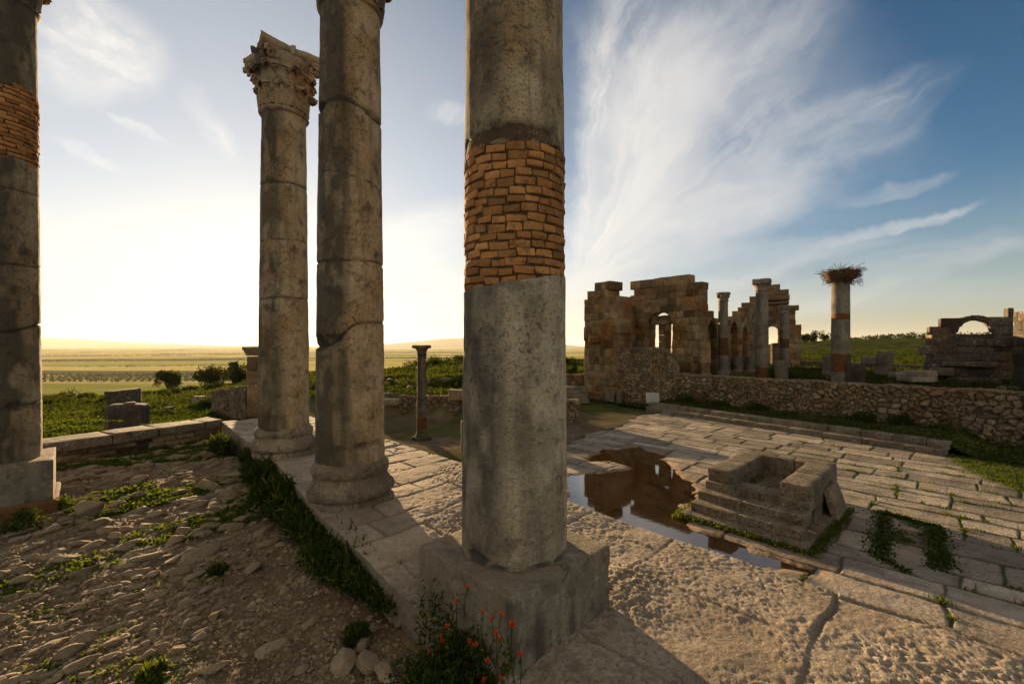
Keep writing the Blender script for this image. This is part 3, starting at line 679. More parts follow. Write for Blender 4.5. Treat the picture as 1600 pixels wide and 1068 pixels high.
# smooth beaten earth on the near right, cobbles elsewhere
dl = np.maximum(sstep(XX+0.35*n2(XX, YY, 0.9, 3, 83)+0.25*(YY-2.5), -2.15, -1.75)*(1-sstep(YY+0.5*n2(XX, YY, 0.8, 3, 89), 4.3, 5.2)), 0)
pres = sstep(cid+0.45*n2(XX, YY, 0.8, 3, 84), 0.42, 0.50)*(1-dl)
dome = np.clip(1-(d1/0.66)**2, 0, 1)**0.7*sstep(d2-d1, 0.01, 0.30)*(0.75+0.5*n2(XX, YY, 7.0, 3, 93))
big = 0.020+0.045*_h((cid*1e6).astype(np.int64), 0*U.astype(np.int64), 0*U.astype(np.int64), 3)**1.5
dome2 = np.sqrt(np.clip(1-(e1/0.6)**2, 0, 1))*sstep(e2-e1, 0.02, 0.2)*(cid2 > 0.55)
grit = n2(XX, YY, 30, 3, 86)
Z = EARTH+0.06*n2(XX, YY, 0.6, 3, 85)+0.25*pres*dome*big+0.010*dome2*(1-0.7*pres*(dome > 0.15))*(0.35+0.65*(1-dl))+0.016*n2(XX, YY, 7, 5, 87)+0.012*np.abs(n2(XX, YY, 19, 3, 94))+0.006*grit
Z = Z+0.10*sstep(-XX-0.12*YY, 4.0, 7.0)*0
stone = np.clip(0*pres*sstep(dome, 0.15, 0.4)+0.6*(dome2 > 0.3)*sstep(cid2, 0.6, 0.8), 0, 1)
tint = 0.5+stone*(0.35+0.45*(cid-0.4))-0.16*(1-stone)-0.04*dl
gm = sstep(n2(U*1.5, V_*0.5, 0.95, 4, 88)+0.28*sstep(4.3-YY, 0, 1.0)*sstep(-XX, 1.5, 2.0)-0.05, 0.02, 0.25)*(1-0.9*stone)*(1-dl*0.95)
EX, EY, EZ, EM = XX, YY, Z, gm*(1-dl)
vl = vleft(U)
keepm = ((V_ < vl+0.12) | (U > -1.5)) & (V_ < 2.6) & (U < -0.9+0.0*U)
_l0 = np.array([-7.9, 6.35]); _l1 = np.array([-6.25, 9.35]); _e = (_l1-_l0)/np.linalg.norm(_l1-_l0)
keepm = (V_ < np.where(U < -1.65, vl+0.10, -1.1)) & (((XX-_l0[0])*-_e[1]+(YY-_l0[1])*_e[0]) < 0.25)
Q = gridQ(*XX.shape)[:, ::-1]; keep = keepm.ravel()[Q].any(1)
link('cobbled_ground', np.stack([XX, YY, Z], -1).reshape(-1, 3), Q[keep], None, M_EARTH, attrs={'tint': tint.ravel(), 'moss': (gm*0.8).ravel(), 'patina': (0.25*(1-stone)*sstep(n2(XX, YY, 2, 3, 90), 0, 0.5)).ravel()})
tag(bpy.data.objects['cobbled_ground'], kind='structure')
def earth_at(x, y):
    i = np.clip(np.searchsorted(yy, y), 0, len(yy)-1); j = np.clip(np.searchsorted(tt, x/np.maximum(y, .1)), 0, len(tt)-1)
    return EZ[i, j]
E_yy, E_tt = yy.copy(), tt.copy()
def earth_at(x, y):
    i = np.clip(np.searchsorted(E_yy, y), 0, len(E_yy)-1); j = np.clip(np.searchsorted(E_tt, np.asarray(x)/np.maximum(y, .1)), 0, len(E_tt)-1)
    return EZ[i, j]

# cobbles: separate worn stones bedded in the earth
rr = np.random.default_rng(401); cand = []
for _ in range(9000):
    y = 1/rr.uniform(1/10.5, 1/1.9); x = rr.uniform(-1.3, 0.05)*y; cand.append((x, y))
cand = np.array(cand); cu, cv = xy2uv(cand[:, 0], cand[:, 1])
dlc = sstep(cand[:, 0]+0.25*(cand[:, 1]-2.5), -2.25, -1.85)*(1-sstep(cand[:, 1], 4.3, 5.2))
okc = (cv < vleft(cu)-0.22) & (((cand[:, 0]+7.9)*-_e[1]+(cand[:, 1]-6.35)*_e[0]) < -0.1) & (rr.uniform(0, 1, len(cand)) > dlc*0.97) & (np.hypot(cand[:, 0]+6.05, cand[:, 1]-5.13) > 0.75) & (n2(cand[:, 0], cand[:, 1], 0.7, 3, 84) > rr.uniform(-0.7, 0.25, len(cand)))
cand = cand[okc]; placed = []; cells = {}
for x, y in cand:
    L = rr.uniform(0.07, 0.16)*(1.6 if rr.uniform() < 0.14 else 1.0)*np.clip(y/3.5, .75, 1.5); key = (int(x/0.4), int(y/0.4)); hit_ = False
    for i in (-1, 0, 1):
        for j in (-1, 0, 1):
            for (qx, qy, ql) in cells.get((key[0]+i, key[1]+j), ()):
                if (qx-x)**2+(qy-y)**2 < (0.40*(ql+L))**2: hit_ = True
    if hit_: continue
    cells.setdefault(key, []).append((x, y, L)); placed.append((x, y, L))
placed.sort(key=lambda p: -p[2]/p[1]); rest = MB()
for k, (x, y, L) in enumerate(placed):
    ang = rr.normal(0.80, 0.35); sz = (L*rr.uniform(1.1, 2.1), L*rr.uniform(.6, 1.0), L*rr.uniform(.4, .8))
    Vr, Qr = rock(sz, 1000+k, 14 if k < 300 else 7, 0.16, 0.34, 0.82, 9); Vr = rot3(Vr, rx=rr.normal()*0.12, ry=rr.normal()*0.12, rz=ang)
    c = np.array([x, y, float(earth_at(np.array([x]), np.array([y]))[0])-sz[2]*rr.uniform(-0.10, .14)]); tv = float(np.clip(rr.normal(.45, .2), .1, .9))
    if k < 300:
        o = link('cobblestone', Vr+c, Qr, None, M_ROCK, None, tuple(c), attrs={'tint': np.full(len(Vr), tv)})
        tag(o, 'worn grey cobblestone bedded in the earth left of the columns', 'cobblestone', 'cobblestones in the earth court')
    else: rest.add(Vr+c, Qr, tint=tv)
tag(rest.build('cobblestones', M_ROCK), kind='stuff')
gb = MB()
for k in range(17000):
    y = 1/rr.uniform(1/7., 1/1.9); x = rr.uniform(-1.3, 0.02)*y; u_, v_ = xy2uv(x, y)
    if v_ > vleft(u_)-0.04: continue
    r_g = (.004+.018*rr.uniform()**2.2)*(y/3.0)**.5; Vr = rr.normal(size=(6, 3))*0.25+np.array([[1, 0, 0], [-1, 0, 0], [0, 1, 0], [0, -1, 0], [0, 0, .7], [0, 0, -.7]]); Vr = Vr*r_g+np.array([x, y, float(earth_at(np.array([x]), np.array([y]))[0])+r_g*0.2])
    gb.add(Vr, None, [(0, 2, 4), (2, 1, 4), (1, 3, 4), (3, 0, 4), (2, 0, 5), (1, 2, 5), (3, 1, 5), (0, 3, 5)], tint=float(np.clip(rr.normal(.5, .25), 0, 1)))
tag(gb.build('gravel', M_ROCK, smooth=False), kind='stuff')

# ------------------------------------------------------------------ great columns
def shaft_patch(loc, z0f, z1f, r0, r1, zr, grooves=(), chips=(), nt=144, nz=150, seed=0, amp=0.006, cap0=False, cap1=True, pat=None):
    """worn shaft between two boundary curves z(phi); phi = 0 faces the viewer, + to the right"""
    n = math.hypot(loc[0], loc[1]); fwd = np.array([loc[0], loc[1]])/n; rgt = np.array([fwd[1], -fwd[0]])
    ph = np.linspace(-np.pi, np.pi, nt, endpoint=False); s = np.linspace(0, 1, nz)
    PH = ph[:, None]+0*s; za = z0f(ph)[:, None]; zb = z1f(ph)[:, None]
    Z = za+(zb-za)*s[None, :]
    k = (Z-zr[0])/(zr[1]-zr[0]); R = r0+(r1-r0)*np.clip(k, 0, 1)**1.25
    D = -np.cos(PH)[..., None]*fwd+np.sin(PH)[..., None]*rgt
    P3 = np.concatenate([D*0.35, Z[..., None]], -1)
    R = R+amp*fbm(P3*2.2+seed*9, 4, seed)+amp*0.45*fbm(P3*13+seed*5, 3, seed+40)
    dark = np.zeros_like(R)
    for zf, wd, dp in grooves:
        zz = zf(PH)+0.014*fbm(P3*7+seed, 3, seed+50); g = np.exp(-((Z-zz)/wd)**2); R = R-dp*g*(0.6+0.7*sstep(fbm(P3*3+2, 2, seed+60), -0.3, 0.4)); dark = np.maximum(dark, g*0.9)
    for p0, zc, rp, rz, dp in chips:
        q = ((PH-p0)/rp)**2+((Z-zc)/rz)**2; q = q+0.8*fbm(P3*8+seed, 3, seed+70)
        g = sstep(q, 1.1, 0.2); R = R-dp*g; dark = np.maximum(dark, 0.35*g)
    V = np.concatenate([D*R[..., None], Z[..., None]], -1).reshape(-1, 3); Q = gridQ(nt, nz, True)
    Vs = [V]; Qs = [Q]; m = nt*nz
    patv = np.clip(dark+(pat(PH, Z, P3) if pat is not None else 0), 0, 0.92)
    pa = [patv.ravel()]
    for cap, j in ((cap0, 0), (cap1, nz-1)):
        if cap:
            ring = np.arange(nt)*nz+j; c = np.concatenate([D[:, j]*0.28, Z[:, j:j+1]], -1); Vs.append(c); idx = m+np.arange(nt); m += nt
            q = np.stack([ring, np.roll(ring, -1), np.roll(idx, -1), idx], -1); Qs.append(q if j else q[:, ::-1]); pa.append(np.full(nt, 0.5))
            Vs.append(np.array([[0, 0, Z[:, j].mean()]])); pa.append(np.array([.5]))
            q2 = np.stack([idx, np.roll(idx, -1), np.full(nt, m), np.full(nt, m)], -1); m += 1
    V = np.concatenate(Vs); V[:, 0] += loc[0]; V[:, 1] += loc[1]
    return V, np.concatenate(Qs), np.concatenate(pa)
def const(z): return lambda p: np.asarray(p)*0+z
def shaft_obj(name, parent, loc, *a, mat=None, **k):
    V, Q, pa = shaft_patch(loc, *a, **k)
    return link(name, V, Q, None, mat or M_COL, parent, attrs={'tint': np.full(len(V), 0.5), 'patina': pa})
def bricks(parent, loc, zlo, zhi, r, seed, rows_h=0.0545, blen=0.122):
    n = math.hypot(loc[0], loc[1]); fwd = np.array([loc[0], loc[1]])/n; rgt = np.array([fwd[1], -fwd[0]])
    rr = np.random.default_rng(seed); b = MB(); k = 0
    pp = np.linspace(-np.pi, np.pi, 200); z = zlo(pp).min()-0.02
    while z < zhi(pp).max():
        h = rows_h*rr.uniform(0.9, 1.1); a = -np.pi+rr.uniform(0, 0.3); end = a+2*np.pi
        while a < end-0.05:
            L = blen*rr.uniform(0.72, 1.18)/r; L = min(L, end-a); mid = a+L/2; pm = (mid+np.pi) % (2*np.pi)-np.pi
            zz = z+0.012*math.sin(2*mid+seed)+0.006*math.sin(5*mid)+h/2
            lo_, hi_ = float(zlo(np.array([pm]))[0]), float(zhi(np.array([pm]))[0])
            if zz > lo_-0.012 and zz < hi_+0.015:
                V, Q = rbox((L*r-0.008, 0.09, h-0.009), 0.0055, (5, 1, 2), 0.006, 24.0, k % 97, 0.006)
                ang = mid+V[:, 0]/r; rad = r-0.045-V[:, 1]*1.0+rr.uniform(-0.007, 0.002)
                D = -np.cos(ang)[:, None]*fwd+np.sin(ang)[:, None]*rgt
                W = np.concatenate([D*rad[:, None], (V[:, 2]+zz)[:, None]], -1); W[:, 0] += loc[0]; W[:, 1] += loc[1]
                b.add(W, Q, tint=np.clip(rr.normal(0.5, 0.22), 0.05, 1))
            k += 1; a += L
        z += h
    return b.build('brick_patch', M_BRICK, parent)
def mortar(parent, loc, z0, z1, r):
    V, Q, _ = lathe(np.linspace(z0, z1, 12), np.full(12, r), 64); V[:, 0] += loc[0]; V[:, 1] += loc[1]
    return link('mortar_core', V, Q, None, M_MORTAR, parent, attrs={'tint': np.full(len(V), .5)})
def attic_base(name, parent, loc, z0, r, h, seed, mat=None, wear=0.02, nt=120):
    """worn base: low round-cornered plinth, big torus, hollow, small torus"""
    pr = [(0, 1.20), (0.03, 1.25), (0.20, 1.24), (0.23, 1.20), (0.25, 1.22), (0.30, 1.285), (0.38, 1.31), (0.47, 1.28), (0.53, 1.20), (0.56, 1.165), (0.60, 1.13), (0.66, 1.10), (0.70, 1.10), (0.72, 1.13), (0.78, 1.155), (0.86, 1.15), (0.92, 1.11), (0.95, 1.06), (1.0, 1.01), (1.0, 0.6)]
    zp = np.array([p[0] for p in pr]); rp = np.array([p[1] for p in pr]); s = np.linspace(0, len(pr)-1, 110)
    zs = np.interp(s, range(len(pr)), zp)*h+z0; rs = np.interp(s, range(len(pr)), rp)*r
    V, Q, th = lathe(zs, rs, nt); n = V.copy(); L = np.linalg.norm(V[:, :2], axis=1, keepdims=True); d = V[:, :2]/np.maximum(L, 1e-6)
    low = sstep(-(V[:, 2]-z0)/h, -0.24, -0.18)         # the plinth is worn towards a square with broken corners
    ang = np.arctan2(d[:, 1], d[:, 0]); sq = 1/np.maximum(np.abs(np.cos(ang+np.pi/4)), np.abs(np.sin(ang+np.pi/4)))
    k = 1+low*(np.minimum(sq, 1.17+0.06*np.sin(ang*3+seed))-1.08)*0.7
    dd = wear*fbm(V*3.0+seed*3, 4, seed)*2.0+wear*0.6*fbm(V*11+seed, 3, seed+3)
    chip = sstep(fbm(V*2.3+seed*11, 3, seed+8), 0.22, 0.5)*wear*2.2
    V[:, :2] = d*(L*k[:, None]+(dd-chip)[:, None]); V[:, 0] += loc[0]; V[:, 1] += loc[1]
    return link(name, V, Q, None, mat or M_BASE, parent, attrs={'tint': np.full(len(V), .5), 'patina': np.clip(0.45*sstep(fbm(V*2+seed, 3, seed+5), 0.0, 0.5), 0, .8)})
def corinthian(parent, loc, z0, h, rb, seed, rot=0.0, broken=0.3):
    """bell, two tiers of acanthus leaves, corner volutes, hollow-sided abacus with flowers"""
    b = MB(); rr = np.random.default_rng(seed)
    bell_r = lambda t: rb*(1.0+0.10*t+0.34*t**3)
    zt = np.linspace(0, 0.86, 18); V, Q, _ = lathe(z0+zt*h, bell_r(zt), 64); b.add(V, Q)
    za = np.array([-0.10, -0.09, -0.055, -0.02, 0.0, 0.01]); ra = np.array([0.98, 1.07, 1.13, 1.09, 1.03, 0.99])
    V, Q, _ = lathe(z0+za*h*0.9, rb*ra, 64); b.add(V, Q)
    def leaf(ang, hl, wid, out, z1=0.0, th=0.035):
        s = np.linspace(0, 1, 26); q = np.linspace(-1, 1, 15); S, W = np.meshgrid(s, q, indexing='ij')
        curl = np.clip((S-0.68)/0.32, 0, 1)
        zc = z1+hl*np.where(S < 0.68, S/0.68*0.92, 0.92+0.08*np.sin(curl*np.pi*0.62)/1.0-0.10*curl**3)
        base = bell_r(np.clip(zc, 0, 1)); ro = base+0.025+0.02*S+out*(curl**1.6)
        hw = wid*(0.80+0.30*np.sin(np.pi*S*0.85))*(1-0.62*curl**2.2)*(1+0.10*np.abs(np.sin(S*15)))
        ro = ro-0.06*np.abs(W)**2*(1-curl*0.6)+0.018*np.cos(W*3*np.pi)*(0.4+0.6*(1-curl))-0.02*np.exp(-(W/0.12)**2)*0
        A = W*hw/np.maximum(ro, .1)
        zz = zc*h-np.abs(W)**2*curl*0.05
        def P(r_): return np.stack([np.cos(ang+A)*r_, np.sin(ang+A)*r_, z0+zz], -1)
        f = P(ro).reshape(-1, 3); bk = P(ro-th).reshape(-1, 3); bk[:, 2] -= (th*0.6*curl).ravel()
        Vl = np.concatenate([f, bk]); Ql = gridQ(26, 15); n = 26*15
        ring = np.concatenate([np.arange(15), np.arange(1, 26)*15+14, 25*15+np.arange(13, -1, -1), np.arange(24, 0, -1)*15])
        sd_ = np.stack([ring, np.roll(ring, -1), np.roll(ring, -1)+n, ring+n], -1)
        b.add(Vl, np.concatenate([Ql, Ql[:, ::-1]+n, sd_[:, ::-1]]), tint=rr.uniform(0.35, 0.65))
    for k in range(8): leaf(rot+k*np.pi/4+np.pi/8, 0.40, 0.15, 0.085+rr.uniform(-.02, .02))
    for k in range(8): leaf(rot+k*np.pi/4, 0.66, 0.165, 0.11+rr.uniform(-.03, .02), 0.02)
    for k in range(4):                       # volutes under the corners
        ang = rot+k*np.pi/2; e = np.array([math.cos(ang), math.sin(ang), 0]); tdir = np.array([-e[1], e[0], 0])
        for sgn in (-1, 1):
            tq = np.linspace(0, 1, 40); rad = 0.012+0.075*(1-tq)**0.9; aa = -0.4+tq*3.1*np.pi
            cpx = rb*1.62; cz = z0+0.76*h
            ctr = e*cpx+np.array([0, 0, cz]); pts = ctr+np.outer(np.cos(aa)*rad, e)+np.outer(np.sin(aa)*rad, [0, 0, 1])+tdir*sgn*0.045
            stem = np.stack([np.linspace(rb*1.05, cpx+0.07, 12), np.linspace(0.50, 0.74, 12)**1.0], -1)
            sp_ = e*stem[:, :1]+np.array([0, 0, 1])*(z0+h*stem[:, 1:])+tdir*sgn*np.linspace(0.16, 0.045, 12)[:, None]
            for line, rd in ((pts, 0.026),):
                tube_add(b, line, rd)
    ab_t = np.linspace(0, 2*np.pi, 96, endpoint=False)
    def abr(t, s):
        q = ((t-rot+np.pi/4) % (np.pi/2))-np.pi/4     # 0 at the corner
        d = 0.62-0.25*np.abs(np.sin(2*(t-rot)))**0.62
        return d*s
    prof = [(0.84, 0.80), (0.86, 0.88), (0.89, 0.91), (0.90, 0.97), (0.93, 1.0), (0.985, 1.0), (1.0, 0.97)]
    Vr = np.stack([np.stack([np.cos(ab_t)*abr(ab_t, s*rb/0.30), np.sin(ab_t)*abr(ab_t, s*rb/0.30), z0+h*z+0*ab_t], -1) for z, s in prof], 1)
    b.add(Vr.reshape(-1, 3), gridQ(96, len(prof), True))
    topring = Vr[:, -1]; c0 = np.array([[0, 0, z0+h]]); T = np.stack([np.arange(96), (np.arange(96)+1) % 96, np.full(96, 96)], -1)
    b.add(np.concatenate([topring, c0]), None, T)
    botring = Vr[:, 0]; b.add(np.concatenate([botring, [[0, 0, z0+h*0.84]]]), None, T[:, ::-1])
    for k in range(4):
        ang = rot+np.pi/4+k*np.pi/2; Vf, Qf = rock((0.13, 0.11, 0.15), seed+k, 10, 0.25); rp = 0.40*rb/0.30
        b.add(rot3(Vf, rz=ang)+np.array([math.cos(ang)*rp, math.sin(ang)*rp, z0+h*0.93]), Qf)
    V = np.concatenate(b.V); 
    L = np.linalg.norm(V[:, :2], axis=1, keepdims=True)
    nz_ = fbm(V*5+seed*3.1, 4, seed)[:, None]*0.022; V[:, :2] += V[:, :2]/np.maximum(L, .05)*nz_; V[:, 2:] += 0.6*nz_
    wear = sstep(fbm(V*1.9+seed*5.7, 3, seed+4), 0.15, 0.55)[:, None]*broken*sstep(L, rb*1.25, rb*2.0); V[:, :2] *= 1-0.28*wear
    V[:, 0] += loc[0]; V[:, 1] += loc[1]; b.V = [V]
    pt = np.clip(0.8*sstep(fbm(V*3+seed, 3, seed+2), 0.05, 0.45), 0, .8)
    return b.build('capital', M_CAP, parent, extra={'patina': pt})
def tube_add(b, line, rd, ns=8, tint=0.5):
    line = np.asarray(line, float); n = len(line); t = np.gradient(line, axis=0); t /= np.maximum(np.linalg.norm(t, axis=1, keepdims=True), 1e-9)
    ref = np.where(np.abs(t[:, 2:]) > 0.9, np.array([[1., 0, 0]]), np.array([[0, 0, 1.]])); a = np.cross(t, ref); a /= np.maximum(np.linalg.norm(a, axis=1, keepdims=True), 1e-9); c = np.cross(t, a)
    th = np.linspace(0, 2*np.pi, ns, endpoint=False); rd = np.broadcast_to(rd, (n,))
    V = line[None]+(np.cos(th)[:, None, None]*a[None]+np.sin(th)[:, None, None]*c[None])*rd[None, :, None]
    b.add(V.reshape(-1, 3), gridQ(ns, n, True)[:, ::-1], tint=tint)
def plinth(parent, loc, z0, z1, side, seed, extra=None):
    hgt = z1-z0+0.15
    V, Q = rbox((side, side, hgt), 0.008, (34, 34, 16), 0.004, 5.0, seed)
    nearc = sstep(np.sort(np.abs(V)/np.array([side, side, hgt])*2, 1)[:, 1], 0.93, 1.0); V = V*(1-0.012*nearc*sstep(fbm(V*9+seed, 3, seed+9), 0.12, 0.35))[:, None]
    W = frame(V, (loc[0], loc[1], z1-hgt/2), (1, -1))
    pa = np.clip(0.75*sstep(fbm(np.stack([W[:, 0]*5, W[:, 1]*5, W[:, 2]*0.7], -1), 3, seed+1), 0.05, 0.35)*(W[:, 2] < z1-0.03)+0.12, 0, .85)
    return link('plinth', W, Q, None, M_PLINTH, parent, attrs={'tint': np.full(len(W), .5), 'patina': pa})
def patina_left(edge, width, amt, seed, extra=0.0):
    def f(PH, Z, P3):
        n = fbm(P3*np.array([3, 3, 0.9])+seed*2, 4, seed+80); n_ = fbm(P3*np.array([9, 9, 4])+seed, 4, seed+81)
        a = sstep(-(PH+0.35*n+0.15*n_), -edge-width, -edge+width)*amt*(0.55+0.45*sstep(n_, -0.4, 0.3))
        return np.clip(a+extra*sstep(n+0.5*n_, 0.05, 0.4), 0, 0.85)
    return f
C3 = np.array([0.017, 2.93]); C2 = np.array([-1.735, 4.68]); C1 = np.array([-3.46, 6.61]); C0 = np.array([-6.05, 5.13])
GRP = 'tall temple columns on the terrace'
# nearest column, with the brick repair
t3 = thing('temple_column', 'nearest and widest column, bare square plinth, orange brick patch at mid height', 'column', (C3[0], C3[1], 1.85), GRP)
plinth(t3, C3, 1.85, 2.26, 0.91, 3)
f_lo = lambda p: 3.6+0.40+0.05*np.sin(np.asarray(p)-0.1)+0.035*np.cos(2*np.asarray(p))*0+0.018*fbm(np.stack([np.asarray(p)*3, 0*np.asarray(p), 0*np.asarray(p)], -1), 3, 5)
f_hi = lambda p: 3.6+1.225+0.03*np.sin(np.asarray(p))+0.035*fbm(np.stack([np.asarray(p)*3.3, 0*np.asarray(p)+5, 0*np.asarray(p)], -1), 3, 6)
ZR = (2.26, 7.5)
pat3 = patina_left(-0.20, 0.35, 0.85, 3, 0.35)
shaft_obj('lower_shaft', t3, C3, const(2.262), f_lo, 0.352, 0.308, ZR, chips=[(-0.75, 2.29, 0.30, 0.045, 0.022), (0.45, 2.27, 0.35, 0.022, 0.02), (1.0, 2.27, 0.3, 0.03, 0.02), (-0.2, 2.27, 0.3, 0.018, 0.016)], seed=3, nz=170, nt=200, pat=pat3, mat=M_COLG)
shaft_obj('upper_shaft', t3, C3, f_hi, const(7.45), 0.352, 0.305, ZR, chips=[(-0.6, 4.87, 0.45, 0.045, 0.035), (0.1, 4.88, 0.4, 0.06, 0.03), (0.55, 4.86, 0.2, 0.06, 0.03), (-1.2, 4.86, 0.3, 0.08, 0.03)], seed=4, cap0=True, nz=200, nt=200, pat=lambda PH, Z, P3: np.clip(pat3(PH, Z, P3)*0.9+0.55*np.exp(-((Z-4.90)/0.07)**2)*(fbm(P3*5, 3, 8) > -0.2), 0, .85))
mortar(t3, C3, 3.85, 4.95, 0.321)
bricks(t3, C3, f_lo, f_hi, 0.338, 5)
corinthian(t3, C3, 7.5, 0.84, 0.30, 3)
# second column, torus base
t2 = thing('temple_column', 'column on a thick round moulded base with a slanting crack and broken notch in its shaft', 'column', (C2[0], C2[1], 2.0), GRP)
attic_base('base', t2, C2, 1.91, 0.340, 0.50, 21)
z2 = 2.40; gr2 = [(lambda p: 3.6+2.42-0.03*np.sin(p)+0.05*np.exp(-((p+0.2)/0.7)**2), 0.016, 0.035), (lambda p: 3.6+0.86+0.01*np.sin(p*2), 0.010, 0.02),
  (lambda p: 3.6+0.02+0.20*sstep(p, -0.7, 0.25)+0.03*np.sin(p), 0.012, 0.025), (lambda p: 3.6+1.72-0.06*p, 0.006, 0.006)]
shaft_obj('shaft', t2, C2, const(z2), const(7.2), 0.350, 0.300, (z2, 7.2), grooves=gr2, chips=[(-1.15, 3.62, 0.55, 0.085, 0.07), (-0.5, 3.68, 0.4, 0.05, 0.03), (-1.2, 6.05, 0.4, 0.06, 0.05), (0.9, 6.0, 0.5, 0.05, 0.03), (0.4, 2.58, 0.5, 0.04, 0.03)], seed=7, nz=260, nt=170, pat=patina_left(-0.10, 0.22, 0.92, 7, 0.35))
corinthian(t2, C2, 7.2, 0.84, 0.30, 7)
# third column with its capital in view
t1 = thing('temple_column', 'column carrying a leafy capital seen whole against the sky, on a moulded round base', 'column', (C1[0], C1[1], 2.0), GRP)
attic_base('base', t1, C1, 1.94, 0.340, 0.46, 33)
z1_ = 2.39; gr1 = [(lambda p: 3.6+2.38+0.01*np.sin(p), 0.013, 0.022), (lambda p: 3.6+0.70+0.01*np.sin(2*p), 0.010, 0.015), (lambda p: 3.6+1.55+0.02*p, 0.006, 0.006)]
shaft_obj('shaft', t1, C1, const(z1_), const(7.1), 0.348, 0.300, (z1_, 7.1), grooves=gr1, chips=[(-0.7, 6.0, 0.3, 0.05, 0.03)], seed=9, nz=230, nt=150, pat=patina_left(-0.2, 0.3, 0.75, 9, 0.4))
corinthian(t1, C1, 7.1, 0.86, 0.302, 9, broken=0.12)
# left column cut by the frame
t0 = thing('temple_column', 'dark stained column at the left edge of the photo, brick patch near its top, high square plinth', 'column', (C0[0], C0[1], 1.7), GRP)
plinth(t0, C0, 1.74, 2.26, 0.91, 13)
Vb, Qb = rbox((1.0, 1.0, 0.35), 0.03, (8, 8, 3), 0.02, 3.0, 15); W = frame(Vb, (C0[0], C0[1], 1.62), (1, -1))
link('footing', W, Qb, None, M_BRICK, t0, attrs={'tint': np.full(len(W), .25), 'patina': np.full(len(W), .62)})
g_lo = lambda p: 3.6+2.08+0.08*np.sin(np.asarray(p)*1.5+1)+0.04*fbm(np.stack([np.asarray(p)*3, 0*np.asarray(p)+2, 0*np.asarray(p)], -1), 3, 15)
g_hi = lambda p: 3.6+2.98+0.04*np.sin(np.asarray(p)*2)
pat0 = patina_left(0.5, 0.6, 0.92, 13, 0.5)
shaft_obj('lower_shaft', t0, C0, const(2.262), g_lo, 0.352, 0.308, (2.26, 7.5), grooves=[(lambda p: 3.6+1.80+0.02*p, 0.008, 0.012), (lambda p: 3.6+0.93+0.01*p, 0.010, 0.018), (lambda p: 3.6+0.16+0.10*sstep(p, 0.1, 1.3), 0.012, 0.03), (lambda p: 3.6-0.72+0.05*p, 0.009, 0.012)], chips=[(0.4, 2.9, 0.3, 0.05, 0.03)], seed=13, nz=220, pat=pat0)
shaft_obj('upper_shaft', t0, C0, g_hi, const(7.65), 0.352, 0.305, (2.26, 7.5), seed=14, cap0=True, pat=lambda PH, Z, P3: np.clip(pat0(PH, Z, P3)+0.3, 0, .85))
mortar(t0, C0, 5.5, 6.75, 0.305)
bricks(t0, C0, g_lo, g_hi, 0.328, 17, 0.05, 0.16)
corinthian(t0, C0, 7.68, 0.84, 0.30, 13)

